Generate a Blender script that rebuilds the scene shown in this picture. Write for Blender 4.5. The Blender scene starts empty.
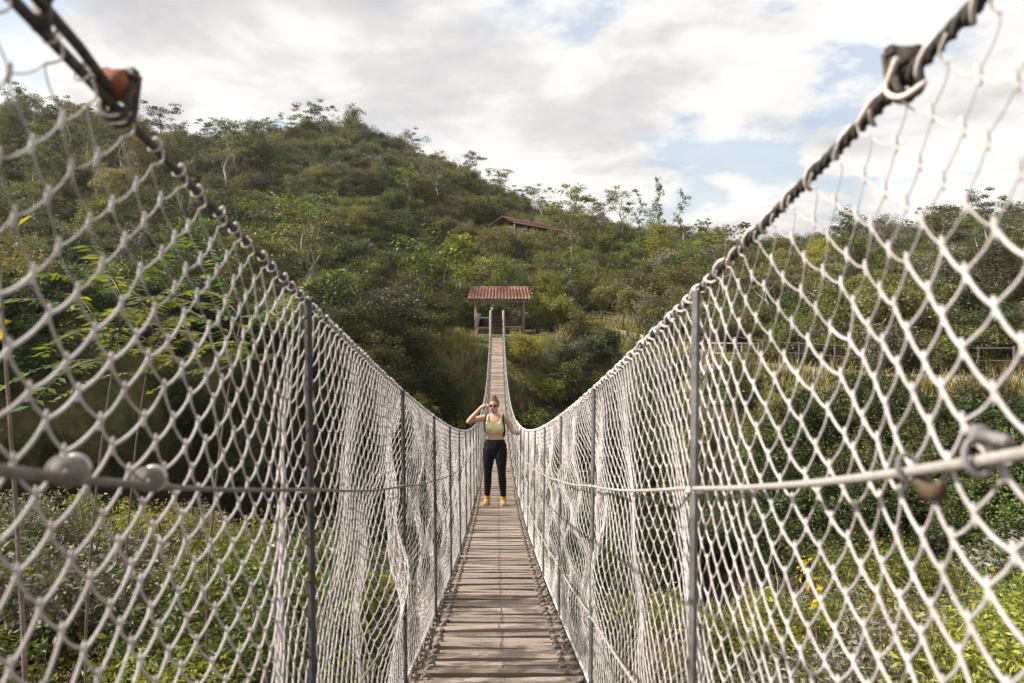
import bpy, math, random
import numpy as np
random.seed(7)
RNG = np.random.default_rng(11)
scn = bpy.context.scene
COL = scn.collection
PI = math.pi
SUN_E, SUN_A, SUN_K, SKY_K, CLOUD_K, EXPO = 38, 2, 5.0, .12, .60, .82
HAZE = .00022
CLOUD_OFF, CLOUD_S, CL0 = (7.1, 0.3, 0), 1.6, .415
F = 796.0                      # focal length in pixels at 1024 wide
A3 = lambda *p: np.array(p, dtype=float)

# ------------------------------------------------------------------ mesh helpers
def mesh_np(name, V, quads=None, tris=None, smooth=True):
    V = np.asarray(V, dtype=np.float32).reshape(-1, 3)
    me = bpy.data.meshes.new(name)
    q = np.zeros((0, 4), int) if quads is None or len(quads) == 0 else np.asarray(quads, int)
    t = np.zeros((0, 3), int) if tris is None or len(tris) == 0 else np.asarray(tris, int)
    me.vertices.add(len(V)); me.vertices.foreach_set('co', V.ravel())
    nl = q.size + t.size
    me.loops.add(nl)
    me.loops.foreach_set('vertex_index', np.concatenate([q.ravel(), t.ravel()]).astype(np.int32))
    me.polygons.add(len(q) + len(t))
    st = np.concatenate([np.arange(len(q)) * 4, q.size + np.arange(len(t)) * 3]).astype(np.int32)
    me.polygons.foreach_set('loop_start', st)
    me.polygons.foreach_set('use_smooth', np.full(len(q) + len(t), smooth))
    me.update(calc_edges=True); me.validate()
    return me

def link(name, me, mat, parent=None, loc=(0, 0, 0)):
    o = bpy.data.objects.new(name, me); COL.objects.link(o)
    o.location = loc
    if mat is not None and me is not None and len(me.materials) == 0: me.materials.append(mat)
    if parent is not None: o.parent = parent
    return o

def tag(o, label=None, cat=None, group=None, kind=None):
    for k, v in (('label', label), ('category', cat), ('group', group), ('kind', kind)):
        if v: o[k] = v
    return o

def empty(name, loc, label, cat, group=None, rz=0):
    o = bpy.data.objects.new(name, None); COL.objects.link(o)
    o.location = loc; o.rotation_euler = (0, 0, rz); o.empty_display_size = .2
    return tag(o, label, cat, group)

class MB:
    """collects verts and faces of one mesh"""
    def __init__(s): s.V = []; s.Q = []; s.T = []; s.n = 0
    def add(s, V, Q=None, T=None):
        V = np.asarray(V, float).reshape(-1, 3); s.V.append(V)
        if Q is not None and len(Q): s.Q.append(np.asarray(Q, int).reshape(-1, 4) + s.n)
        if T is not None and len(T): s.T.append(np.asarray(T, int).reshape(-1, 3) + s.n)
        s.n += len(V); return s
    def tube(s, P, R, n=8, cap=True, flat=None):
        """single swept tube; R scalar / per point, flat=(a,b) scales the section axes"""
        P = np.asarray(P, float); k = len(P)
        R = np.broadcast_to(np.asarray(R, float), (k,))
        T = np.gradient(P, axis=0); T /= np.linalg.norm(T, axis=1, keepdims=True) + 1e-12
        ref = A3(1, 0, 0) if abs(T[0, 0]) < .9 else A3(0, 0, 1)
        u = ref - T[0] * ref.dot(T[0]); u /= np.linalg.norm(u)
        U = np.zeros_like(P)
        for i in range(k):
            u = u - T[i] * u.dot(T[i]); u /= np.linalg.norm(u) + 1e-12; U[i] = u
        W = np.cross(T, U)
        a = np.arange(n) / n * 2 * PI
        fa, fb = flat or (1, 1)
        V = P[:, None] + R[:, None, None] * (np.cos(a)[None, :, None] * fa * U[:, None] + np.sin(a)[None, :, None] * fb * W[:, None])
        V = V.reshape(-1, 3)
        i, j = np.meshgrid(np.arange(k - 1), np.arange(n), indexing='ij')
        b = i * n + j; c = i * n + (j + 1) % n
        Q = np.stack([b, c, c + n, b + n], -1).reshape(-1, 4)
        Tt = []
        if cap:
            V = np.vstack([V, P[0], P[-1]]); m = k * n
            jj = np.arange(n)
            Tt = np.vstack([np.stack([(jj + 1) % n, jj, np.full(n, m)], -1),
                            np.stack([(k - 1) * n + jj, (k - 1) * n + (jj + 1) % n, np.full(n, m + 1)], -1)])
        return s.add(V, Q, Tt)
    def box(s, c, size, rz=0, M=None):
        d = np.array([[x, y, z] for x in (-.5, .5) for y in (-.5, .5) for z in (-.5, .5)]) * np.asarray(size, float)
        if M is not None: d = d @ np.asarray(M).T
        if rz:
            ca, sa = math.cos(rz), math.sin(rz); d = d @ np.array([[ca, sa, 0], [-sa, ca, 0], [0, 0, 1]])
        return s.add(d + np.asarray(c, float), [[0, 1, 3, 2], [4, 6, 7, 5], [0, 4, 5, 1], [2, 3, 7, 6], [0, 2, 6, 4], [1, 5, 7, 3]])
    def ball(s, c, r, n=8, m=6):
        r = np.broadcast_to(np.asarray(r, float), (3,))
        th = np.linspace(0, PI, m + 1)[1:-1]; a = np.arange(n) / n * 2 * PI
        V = np.stack([np.sin(th)[:, None] * np.cos(a), np.sin(th)[:, None] * np.sin(a), np.repeat(np.cos(th)[:, None], n, 1)], -1).reshape(-1, 3)
        V = np.vstack([V, [0, 0, 1], [0, 0, -1]]); k = m - 1
        i, j = np.meshgrid(np.arange(k - 1), np.arange(n), indexing='ij')
        Q = np.stack([i * n + j, i * n + n + j, i * n + n + (j + 1) % n, i * n + (j + 1) % n], -1).reshape(-1, 4)
        jj = np.arange(n)
        T = np.vstack([np.stack([jj, (jj + 1) % n, np.full(n, k * n)], -1),
                       np.stack([(k - 1) * n + (jj + 1) % n, (k - 1) * n + jj, np.full(n, k * n + 1)], -1)])
        return s.add(V * r + np.asarray(c, float), Q, T)
    def tubes_many(s, P, R, n):
        """P (N,k,3): many short ropes at once, sections built against the x axis; R (N,k)"""
        N, k, _ = P.shape
        T = np.gradient(P, axis=1); T /= np.linalg.norm(T, axis=2, keepdims=True) + 1e-12
        X = A3(1, .03, 0)
        U = X - T * (T @ X)[..., None]; U /= np.linalg.norm(U, axis=2, keepdims=True) + 1e-9
        W = np.cross(T, U); a = np.arange(n) / n * 2 * PI
        V = P[:, :, None] + R[:, :, None, None] * (np.cos(a)[:, None] * U[:, :, None] + np.sin(a)[:, None] * W[:, :, None])
        I, i, j = np.meshgrid(np.arange(N), np.arange(k - 1), np.arange(n), indexing='ij')
        b = I * k * n + i * n + j; c = I * k * n + i * n + (j + 1) % n
        return s.add(V.reshape(-1, 3), np.stack([b, c, c + n, b + n], -1).reshape(-1, 4))
    def mesh(s, name, origin=(0, 0, 0), smooth=True):
        V = np.vstack(s.V) - np.asarray(origin, float)
        return mesh_np(name, V, np.vstack(s.Q) if s.Q else None, np.vstack(s.T) if s.T else None, smooth)
    def build(s, name, mat, parent=None, origin=(0, 0, 0), smooth=True, loc=(0, 0, 0)):
        return link(name, s.mesh(name, origin, smooth), mat, parent, loc)

def hermite(P, n=8):
    """Catmull-Rom through control points"""
    P = np.asarray(P, float); out = []
    E = np.vstack([2 * P[0] - P[1], P, 2 * P[-1] - P[-2]])
    for i in range(len(P) - 1):
        a, b, c, d = E[i:i + 4]
        for t in np.linspace(0, 1, n, endpoint=False):
            out.append(.5 * (2 * b + (c - a) * t + (2 * a - 5 * b + 4 * c - d) * t * t + (3 * b - a - 3 * c + d) * t ** 3))
    out.append(P[-1]); return np.array(out)

# value noise for terrain and scatter
_PERM = np.random.default_rng(3).random((256, 256))
def vnoise(x, y):
    xi = np.floor(x).astype(int); yi = np.floor(y).astype(int); fx = x - xi; fy = y - yi
    fx = fx * fx * (3 - 2 * fx); fy = fy * fy * (3 - 2 * fy)
    g = lambda a, b: _PERM[a % 256, b % 256]
    return (g(xi, yi) * (1 - fx) + g(xi + 1, yi) * fx) * (1 - fy) + (g(xi, yi + 1) * (1 - fx) + g(xi + 1, yi + 1) * fx) * fy
def fbm(x, y, o=4):
    v = 0; a = .5
    for k in range(o): v = v + a * (vnoise(x * 2 ** k + 17.3 * k, y * 2 ** k + 5.1 * k) - .5); a *= .5
    return v

# ------------------------------------------------------------------ materials
def new_mat(name):
    m = bpy.data.materials.new(name); m.use_nodes = True
    nt = m.node_tree; nt.nodes.clear()
    out = nt.nodes.new('ShaderNodeOutputMaterial')
    return m, nt, out
def ramp(nt, fac, cols):
    r = nt.nodes.new('ShaderNodeValToRGB'); e = r.color_ramp.elements
    ps = np.linspace(0, 1, len(cols)) if not isinstance(cols[0][0], tuple) else [c[1] for c in cols]
    cs = [c if not isinstance(c[0], tuple) else c[0] for c in cols]
    while len(e) < len(cols): e.new(.5)
    for el, p, c in zip(e, ps, cs): el.position = p; el.color = (*c, 1)
    nt.links.new(fac, r.inputs[0]); return r.outputs[0]
def noise(nt, scale, detail=6, rough=.6, vec=None, dist=0):
    n = nt.nodes.new('ShaderNodeTexNoise'); n.inputs['Scale'].default_value = scale
    n.inputs['Detail'].default_value = detail; n.inputs['Roughness'].default_value = rough; n.inputs['Distortion'].default_value = dist
    if vec is None:
        tc = nt.nodes.new('ShaderNodeTexCoord'); vec = tc.outputs['Object']
    nt.links.new(vec, n.inputs['Vector']); return n.outputs[0]
def mixc(nt, fac, a, b, mode='MIX'):
    m = nt.nodes.new('ShaderNodeMix'); m.data_type = 'RGBA'; m.blend_type = mode
    for sock, v in ((m.inputs[0], fac), (m.inputs[6], a), (m.inputs[7], b)):
        if hasattr(v, 'node'): nt.links.new(v, sock)
        elif isinstance(v, tuple): sock.default_value = (*v, 1)
        else: sock.default_value = v
    return m.outputs[2]
def surf(name, cols, scale=8, rough=.8, island=0, bump=0, bscale=None, spec=.3, metal=0, stretch=None, detail=6, dark=None):
    """noise-mottled surface; island>0 adds a per-piece brightness spread"""
    m, nt, out = new_mat(name)
    tc = nt.nodes.new('ShaderNodeTexCoord'); vec = tc.outputs['Object']
    if stretch:
        mp = nt.nodes.new('ShaderNodeMapping'); mp.inputs['Scale'].default_value = stretch
        nt.links.new(vec, mp.inputs[0]); vec = mp.outputs[0]
    f = noise(nt, scale, detail, .65, vec)
    c = ramp(nt, f, [(cols[0], .3), (cols[-1], .7)] if len(cols) == 2 else [(cc, p) for cc, p in zip(cols, np.linspace(.28, .72, len(cols)))])
    if island:
        g = nt.nodes.new('ShaderNodeNewGeometry'); lo = 1 - island
        k = ramp(nt, g.outputs['Random Per Island'], [(lo, lo, lo), (1, 1, 1)])
        c = mixc(nt, 1.0, c, k, 'MULTIPLY')
    b = nt.nodes.new('ShaderNodeBsdfPrincipled'); nt.links.new(c, b.inputs['Base Color'])
    b.inputs['Roughness'].default_value = rough; b.inputs['Metallic'].default_value = metal
    b.inputs['Specular IOR Level'].default_value = spec
    if bump:
        bp = nt.nodes.new('ShaderNodeBump'); bp.inputs['Strength'].default_value = bump; bp.inputs['Distance'].default_value = .01
        nt.links.new(noise(nt, bscale or scale * 4, 5, .7, vec), bp.inputs['Height']); nt.links.new(bp.outputs[0], b.inputs['Normal'])
    nt.links.new(b.outputs[0], out.inputs[0]); return m
def leafmat(name, cols, trans=.3, rough=.5, spec=.25, objvar=.5):
    m, nt, out = new_mat(name)
    g = nt.nodes.new('ShaderNodeNewGeometry'); oi = nt.nodes.new('ShaderNodeObjectInfo')
    c = ramp(nt, g.outputs['Random Per Island'], cols)
    h = nt.nodes.new('ShaderNodeHueSaturation')
    mr = nt.nodes.new('ShaderNodeMapRange'); mr.inputs[3].default_value = 1 - objvar; mr.inputs[4].default_value = 1 + objvar
    nt.links.new(oi.outputs['Random'], mr.inputs[0]); nt.links.new(mr.outputs[0], h.inputs['Value'])
    mr2 = nt.nodes.new('ShaderNodeMapRange'); mr2.inputs[3].default_value = .475; mr2.inputs[4].default_value = .515
    mt = nt.nodes.new('ShaderNodeMath'); mt.operation = 'FRACT'; mu = nt.nodes.new('ShaderNodeMath'); mu.operation = 'MULTIPLY'; mu.inputs[1].default_value = 7.31
    nt.links.new(oi.outputs['Random'], mu.inputs[0]); nt.links.new(mu.outputs[0], mt.inputs[0]); nt.links.new(mt.outputs[0], mr2.inputs[0])
    nt.links.new(mr2.outputs[0], h.inputs['Hue']); nt.links.new(c, h.inputs['Color'])
    b = nt.nodes.new('ShaderNodeBsdfPrincipled'); b.inputs['Roughness'].default_value = rough; b.inputs['Specular IOR Level'].default_value = spec
    t = nt.nodes.new('ShaderNodeBsdfTranslucent'); mx = nt.nodes.new('ShaderNodeMixShader'); mx.inputs[0].default_value = trans
    nt.links.new(h.outputs[0], b.inputs['Base Color'])
    tcol = mixc(nt, 1.0, h.outputs[0], (1.25, 1.15, .5), 'MULTIPLY'); nt.links.new(tcol, t.inputs[0])
    nt.links.new(b.outputs[0], mx.inputs[1]); nt.links.new(t.outputs[0], mx.inputs[2]); nt.links.new(mx.outputs[0], out.inputs[0])
    return m

M = {}
M['net'] = surf('net_rope', [(.40, .36, .34), (.585, .54, .52), (.70, .66, .64)], 14, .85, bump=.5, bscale=500)
M['lace'] = surf('lacing_rope', [(.5, .455, .425), (.68, .635, .60)], 60, .85)
M['cable'] = surf('old_cable', [(.045, .04, .036), (.17, .155, .14)], 120, .6, bump=.8, bscale=420, metal=.3)
M['cable_grey'] = surf('grey_cable', [(.16, .15, .135), (.32, .3, .275)], 90, .6, bump=.5, bscale=500)
M['cable_white'] = surf('pale_cable', [(.30, .275, .25), (.46, .425, .385)], 90, .7, bump=.5, bscale=500)
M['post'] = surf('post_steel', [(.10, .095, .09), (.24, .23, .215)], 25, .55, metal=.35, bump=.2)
M['shadedpost'] = surf('shaded_post_steel', [(.03, .028, .027), (.085, .08, .075)], 25, .6, metal=.2, bump=.2)  # left posts: same steel, with their shaded side put into the colour
M['cable_dark'] = surf('worn_wire', [(.10, .092, .082), (.22, .205, .19)], 90, .6, bump=.5, bscale=500)
M['rust'] = surf('rusty_steel', [(.22, .07, .035), (.5, .19, .10)], 60, .8, bump=.6)
M['clampdark'] = surf('dark_clamp', [(.03, .027, .024), (.12, .10, .085)], 80, .5, metal=.5, bump=.5)
M['collar'] = surf('collar_resin', [(.12, .108, .095), (.27, .25, .225)], 40, .7, bump=.6)
M['clampmid'] = surf('worn_galvanised', [(.15, .14, .14), (.34, .32, .32)], 60, .5, metal=.5, bump=.4)
M['clipbrown'] = surf('brown_clip', [(.04, .034, .02), (.13, .085, .05)], 40, .6)
M['clampgrey'] = surf('grey_clamp', [(.3, .29, .28), (.5, .48, .46)], 60, .4, metal=.6)
M['plank'] = surf('weathered_plank', [(.21, .155, .12), (.385, .30, .235), (.51, .415, .335)], 5, .85, island=.5, bump=.6, bscale=60, stretch=(.9, 9, 9), detail=10)
M['lash'] = surf('edge_lashing', [(.12, .10, .085), (.33, .28, .24)], 60, .9, island=.4)
M['bark'] = surf('bark', [(.10, .08, .062), (.24, .20, .165)], 12, .9, bump=.5)
M['palebark'] = surf('pale_bark', [(.22, .19, .16), (.42, .38, .33)], 12, .9)
M['wood'] = surf('old_timber', [(.10, .07, .05), (.24, .175, .13)], 6, .8, bump=.3, stretch=(4, 4, .6))
M['palewood'] = surf('bleached_timber', [(.42, .37, .32), (.62, .57, .51)], 6, .8, stretch=(4, 4, .6))
M['greywood'] = surf('grey_timber', [(.2, .17, .14), (.36, .32, .28)], 6, .8, stretch=(4, 4, .6))
M['tile'] = surf('clay_tile', [(.14, .078, .058), (.29, .145, .098), (.38, .235, .17)], 2.5, .8, bump=.3, bscale=20, detail=10)
M['white'] = surf('white_paint', [(.68, .67, .65), (.8, .79, .77)], 6, .6)
M['stone'] = surf('pale_stone', [(.3, .26, .22), (.48, .43, .37)], 3, .9, bump=.5)
M['edging'] = surf('mossy_stone', [(.10, .085, .06), (.34, .30, .25)], 1.1, .9, bump=.5)
M['soil'] = surf('trail_soil', [(.10, .08, .045), (.21, .17, .105)], 1.2, .95, bump=.4, detail=10)
M['board'] = surf('sign_board', [(.20, .22, .28), (.34, .36, .42)], 8, .5)
M['blackmetal'] = surf('dark_rail', [(.03, .027, .024), (.075, .065, .058)], 9, .7)

LEAFS = {
 'deep':  leafmat('leaf_deep',  [(0.031, 0.047, 0.018), (0.050, 0.074, 0.025), (0.086, 0.108, 0.037)]),
 'mid':   leafmat('leaf_mid',   [(0.060, 0.084, 0.025), (0.101, 0.129, 0.036), (0.156, 0.180, 0.053)]),
 'olive': leafmat('leaf_olive', [(0.094, 0.095, 0.037), (0.149, 0.144, 0.054), (0.216, 0.196, 0.077)]),
 'lime':  leafmat('leaf_lime',  [(0.126, 0.154, 0.030), (0.216, 0.232, 0.043), (0.324, 0.309, 0.062)], .4),
 'grey':  leafmat('leaf_grey',  [(0.090, 0.098, 0.069), (0.156, 0.154, 0.110), (0.240, 0.221, 0.175)], .2),
 'bright':leafmat('leaf_bright',[(.05, .095, .016), (.095, .155, .026), (.16, .21, .035), (.30, .27, .03)], .45, .4, .4, .2),
 'yellow':leafmat('leaf_yellow',[(.28, .26, .03), (.52, .40, .03), (.62, .36, .03)], .45, .4, .3, .15),
 'dry':   leafmat('leaf_dry',   [(.17, .14, .07), (.29, .25, .13), (.40, .36, .21)], .25, .7, .15, .2),
}

# ------------------------------------------------------------------ bridge profile
HW = .335
def rail_z(y):
    y = np.asarray(y, float)
    return .345 - .235 * y + .005 * y * y + .035 * np.exp(-np.maximum(y, -1) / .45) * (y < 3)
def deck_z(y):
    y = np.asarray(y, float)
    return .345 - .235 * y + .005 * y * y - 1.08
Y0, Y1 = -.75, 44.0
GAP = 1.42

# ------------------------------------------------------------------ terrain
KT = np.array([-1.6, -.9, -.62, -.37, -.18, -.03, .04, .13, .25, .32, .48, .66, .95, 1.6])
def zp(px_y, Y): return (310 - px_y) / F * Y
KN = [  # foot Y, rim Y, rim z, mid Y, mid z, ridge Y, ridge z
 (12, 17, -.5, 70, 7.5, 120, 26), (14, 19, -.6, 70, 7.5, 118, 26),
 (17, 22.5, zp(338, 22.5), 70, zp(246, 70), 118, zp(134, 118)), (24, 30, zp(346, 30), 70, zp(258, 70), 125, zp(160, 125)),
 (29, 37, zp(346, 37), 72, zp(255, 72), 138, zp(142, 138)), (27, 43.5, -1.46, 72, zp(268, 72), 140, zp(193, 140)),
 (27, 43.5, -1.46, 72, zp(274, 72), 130, zp(228, 130)), (28, 46, -.98, 70, zp(285, 70), 112, zp(250, 112)),
 (26, 38, -1.9, 64, zp(301, 64), 110, zp(262, 110)), (24, 33, -2.3, 58, zp(312, 58), 108, zp(264, 108)),
 (21, 28, -2.4, 44, zp(342, 44), 95, zp(250, 95)), (18, 24, -2.2, 40, zp(338, 40), 90, zp(236, 90)),
 (17, 23, -2.2, 40, -1.2, 90, 9), (17, 23, -2.2, 40, -1.2, 90, 9)]
KN = np.array(KN, float)
def near_h(x, y):
    edge = np.where(x < 0, 8.5 + .25 * np.minimum(-x, 6), 6.2 + .15 * np.minimum(x, 8))
    s = np.clip((y - edge) / 6.0, 0, 1); s = s * s * (3 - 2 * s)
    top = -2.15 - .14 * np.clip(y, 0, 12) - .012 * np.abs(x) + .06 * np.clip(-y, 0, 10)
    top = top + np.where(y < 1.2, .75 * np.clip((1.2 - y) / 2.0, 0, 1), 0)
    return top * (1 - s) + (-9.5) * s
def far_h(x, y):
    yy = np.maximum(y, 6.0); t = np.clip(x / yy, KT[0], KT[-1])
    k = [np.interp(t, KT, KN[:, i]) for i in range(7)]
    fy, ry, rz, my, mz, gy, gz = k
    fy = np.maximum(fy, ry - np.interp(t, [-.25, -.1, .06, .16], [4.6, 9, 9, 4.8]))
    def seg(a, b, za, zb):
        s = np.clip((y - a) / (b - a), 0, 1); return s, za, zb
    h = np.full(np.shape(y), -9.5)
    s = np.clip((y - fy) / (ry - fy), 0, 1); s2 = s * s * (3 - 2 * s) * .5 + s * .5
    h = -9.5 + (rz + 9.5) * s2
    flat = ry + 3.0
    s = np.clip((y - flat) / (my - flat), 0, 1); h = h + (mz - rz) * (s * s * .5 + s * .5)
    s = np.clip((y - my) / (gy - my), 0, 1); h = h + (gz - mz) * (1.25 * s - .25 * s ** 3 if False else s * (1.18 - .18 * s))
    s = np.clip((y - gy) / 140.0, 0, 1); h = h - (gz + 6) * s * s * (3 - 2 * s)
    return h, ry
def ground_h(x, y):
    x = np.asarray(x, float); y = np.asarray(y, float)
    fh, ry = far_h(x, y)
    nz = fbm(x * .055 + 3, y * .055 + 9, 4) * 5.0 * np.clip((y - ry - 5) / 30, 0, 1) + fbm(x * .35, y * .35, 3) * .5 * np.clip((np.abs(y - ry - 1.5) - 1.5) / 4, 0, 1)
    w = np.clip((y - 11) / 4, 0, 1)
    bank = np.clip((y - 16) / 6, 0, 1) * np.clip((ry - 1 - y) / 3, 0, 1)
    nz = nz + bank * fbm(x * .22 + 40, y * .22, 4) * 2.6
    return near_h(x, y) * (1 - w) + fh * w + nz * w + (1 - w) * fbm(x * .5, y * .5, 3) * .35
def gh(x, y): return float(ground_h(np.array([x]), np.array([y]))[0])

def axis(lo, hi, n, fine):
    u = np.linspace(-1, 1, n)
    v = np.sinh(u * fine) / math.sinh(fine)
    return np.where(v < 0, -v * lo, v * hi)
gx = axis(-700, 700, 330, 3.6)
gy = np.concatenate([-np.geomspace(200, 4, 30), np.arange(-3, 60, .5), np.geomspace(60.5, 180, 110), np.geomspace(184, 1500, 25)])
XX, YY = np.meshgrid(gx, gy, indexing='ij')
ZZ = ground_h(XX, YY)
n1, n2 = XX.shape
I, J = np.meshgrid(np.arange(n1 - 1), np.arange(n2 - 1), indexing='ij'); b = I * n2 + J
gm, nt, out = new_mat('hill_ground')
f1 = noise(nt, .12, 8, .7); f2 = noise(nt, 1.4, 10, .75)
c1 = ramp(nt, f2, [((.045, .038, .02), .3), ((.10, .092, .038), .48), ((.20, .17, .08), .68)])
c2 = ramp(nt, f2, [((.035, .038, .016), .3), ((.085, .092, .03), .5), ((.16, .15, .055), .7)])
cc = mixc(nt, ramp(nt, f1, [((0, 0, 0), .42), ((1, 1, 1), .6)]), c2, c1)
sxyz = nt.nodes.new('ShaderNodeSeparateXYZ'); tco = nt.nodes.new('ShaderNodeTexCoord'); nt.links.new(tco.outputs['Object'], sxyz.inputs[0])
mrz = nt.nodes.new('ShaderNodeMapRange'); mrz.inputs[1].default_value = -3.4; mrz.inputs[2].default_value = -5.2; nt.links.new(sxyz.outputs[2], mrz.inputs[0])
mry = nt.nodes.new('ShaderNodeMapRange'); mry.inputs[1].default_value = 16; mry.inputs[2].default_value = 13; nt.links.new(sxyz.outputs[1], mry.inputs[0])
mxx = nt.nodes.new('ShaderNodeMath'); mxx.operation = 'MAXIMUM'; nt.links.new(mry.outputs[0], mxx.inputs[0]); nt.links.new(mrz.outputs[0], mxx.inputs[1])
cc = mixc(nt, mxx.outputs[0], cc, ramp(nt, f2, [((.012, .009, .006), .35), ((.032, .024, .015), .65)]))  # humus brown low down and nearby, undergrowth shade put into the colour
bs = nt.nodes.new('ShaderNodeBsdfPrincipled'); bs.inputs['Roughness'].default_value = .95; bs.inputs['Specular IOR Level'].default_value = .1
bp = nt.nodes.new('ShaderNodeBump'); bp.inputs['Strength'].default_value = 1; bp.inputs['Distance'].default_value = .15
nt.links.new(noise(nt, 3, 8, .7), bp.inputs['Height']); nt.links.new(bp.outputs[0], bs.inputs['Normal'])
nt.links.new(cc, bs.inputs['Base Color']); nt.links.new(bs.outputs[0], out.inputs[0])
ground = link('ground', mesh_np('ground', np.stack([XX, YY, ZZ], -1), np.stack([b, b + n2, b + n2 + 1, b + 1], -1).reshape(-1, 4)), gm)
tag(ground, kind='structure')

# ------------------------------------------------------------------ the bridge: one thing, many parts
bridge = empty('rope_bridge', (0, 0, float(deck_z(0))), 'long sagging footbridge of grey planks between tall white rope nets', 'bridge')
BO = (0, 0, float(deck_z(0)))

# deck planks
dk = MB(); r = random.Random(5)
y = Y0
while y < Y1:
    w = r.choice([.062, .07, .075, .08, .09, .10, .115]); g = r.choice([.014, .018, .022, .027, .034])
    if y > 16: w = .17; g = .02
    yc = y + w / 2; th = r.uniform(.026, .036)
    sl = float(deck_z(yc + .05) - deck_z(yc - .05)) / .1
    nx = 7 if y < 9 else 2
    L = .315 + r.uniform(-.022, .018); L2 = .315 + r.uniform(-.022, .018)
    skew = r.uniform(-.022, .022) * (1 if y < 14 else .3); bow = r.uniform(-.006, .006); tw = r.uniform(-.06, .06); zo = r.uniform(-.006, .006)
    xs = np.linspace(-L, L2, nx + 1); V = []
    for x in xs:
        u = x / .32; jw = r.uniform(-.003, .003) if nx > 3 else 0
        z = float(deck_z(yc)) + zo + bow * (1 - u * u)
        for (a, c) in ((-1, -1), (1, -1), (1, 1), (-1, 1)):
            yy = yc + a * (w / 2 + jw) + skew * u
            V.append((x, yy, z + (a * w / 2) * (sl + tw * u) + (0 if c > 0 else -th) - (.0025 if c > 0 and False else 0)))
    k = len(xs); Q = []
    for i in range(k - 1):
        for j in range(4): Q.append((i * 4 + j, i * 4 + (j + 1) % 4, i * 4 + 4 + (j + 1) % 4, i * 4 + 4 + j))
    Q += [(3, 2, 1, 0), ((k - 1) * 4, (k - 1) * 4 + 1, (k - 1) * 4 + 2, (k - 1) * 4 + 3)]
    dk.add(V, Q); y += w + g
dk.build('deck', M['plank'], bridge, BO, smooth=False)

# deck edge ropes with lashings, one part each side
for s in (-1, 1):
    e = MB(); ys = np.arange(Y0, Y1 + .01, .25)
    for dx, dz, rr in ((.275, -.045, .011), (.322, -.04, .011)):
        e.tube(np.stack([np.full_like(ys, s * dx), ys, deck_z(ys) + dz], -1), rr, 6)
    y = Y0; r = random.Random(9 + s)
    while y < 13:
        for dx in (.268, .318):
            c = A3(s * (dx + r.uniform(-.006, .006)), y + r.uniform(-.012, .012), float(deck_z(y)) + .0)
            a = np.linspace(0, 2 * PI, 9)
            P = np.stack([c[0] + .016 * np.cos(a), c[1] + .010 * np.cos(a) + .014 * np.sin(a), c[2] - .018 + .030 * np.sin(a)], -1)
            e.tube(P, .0055, 5, cap=False); e.ball(c + A3(0, 0, .010), (.012, .010, .009), 6, 4)
        y += r.uniform(.095, .125)
    yy = np.arange(13, Y1, .15)
    for q in yy: e.ball((s * .3, q, float(deck_z(q)) + .01), (.035, .03, .014), 5, 3)
    e.build('edge_lashing', M['lash'], bridge, BO)

# cross bearers below the deck
for i, q in enumerate(np.arange(.0, Y1 - 1, GAP)):
    m = MB(); m.box((0, q, float(deck_z(q)) - .078), (.72, .045, .05)); m.build('cross_bearer', M['wood'], bridge, BO, smooth=False)

def side_x(s, h):          # h: height above deck; the nets stand almost upright
    return s * (HW + .012 * h / 1.08)
def net_offset(s, y, v):
    """slack of the net: bunches up before some posts and hangs open behind them"""
    rr = np.random.default_rng(40 + s)
    ph = rr.random(10) * 6.28
    env = np.sin(PI * np.clip(v, 0, 1)) ** .8
    dx = (.010 * np.sin(y * 4.2 + ph[0] + 1.5 * v) + .012 * np.sin(y * 8.3 + ph[1] + 3 * v) + .009 * np.sin(y * 13.1 + ph[2] - 4 * v)) * env
    dx = dx + s * .016 * env
    dx = dx + .012 * np.sin(17 * v + 5 * y + ph[7]) * env * np.clip((y - 1.2) / 2, 0, 1) + .008 * np.sin(29 * v - 9 * y + ph[8]) * env * np.clip((y - 1.8) / 2, 0, 1)
    dz = (.012 * np.sin(y * 17 + 3 * v) + .016 * np.sin(y * 9.1 + ph[9])) * env * np.clip((y - 1.8) / 1.5, 0, 1) + .014 * np.sin(y * 6.1 + ph[3]) * env + .012 * np.sin(y * 11 + ph[4] + 2 * v) * env
    dy = .20 * (v - .5) * np.clip(1.6 - .5 * y, .15, 1) + .02 * np.sin(y * 5.3 + ph[5] + 5 * v) * env + .012 * np.sin(v * 13 + y * 3 + ph[6]) * env
    folds = {-1: [(1.34, .82, .17, .6, .10), (2.80, .76, .26, .88, .20), (2.46, .36, .22, -1.5, .11), (2.10, .40, .3, .6, .15), (3.9, .6, .4, .7, .18), (5.6, .5, .5, .6, .15), (7.0, .6, .5, .6, .15)],
             1: [(1.36, .25, .3, .6, .11), (2.78, .72, .28, .9, .20), (2.52, .34, .22, -1.8, .115), (2.12, .36, .28, .75, .15), (4.05, .52, .35, -1.2, .11), (4.45, .55, .5, .7, .15), (5.6, .5, .5, .6, .15), (7.0, .6, .5, .6, .15)]}[s]
    for yf, vf, sv, a, w in folds:
        d = y - yf
        k = np.exp(-((v - vf) / sv) ** 2) * env
        dy = dy - a * d * np.exp(-d * d / (2 * w * w)) * k
        dx = dx + s * .03 * a * np.exp(-d * d / (2 * w * w)) * k
    return dx, dy, dz
NR = 36                     # half a mesh along the bridge; half meshes between deck and top
VT = 1.08 - .035
_yt = [Y0]
while _yt[-1] < Y1: _yt.append(_yt[-1] + float(np.interp(_yt[-1], [.9, 1.7, 14, 20], [.0315, .0245, .0255, .036])))
YT = np.array(_yt); NC = len(YT) - 1
def yidx(i): return np.interp(i, np.arange(NC + 1), YT)
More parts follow.
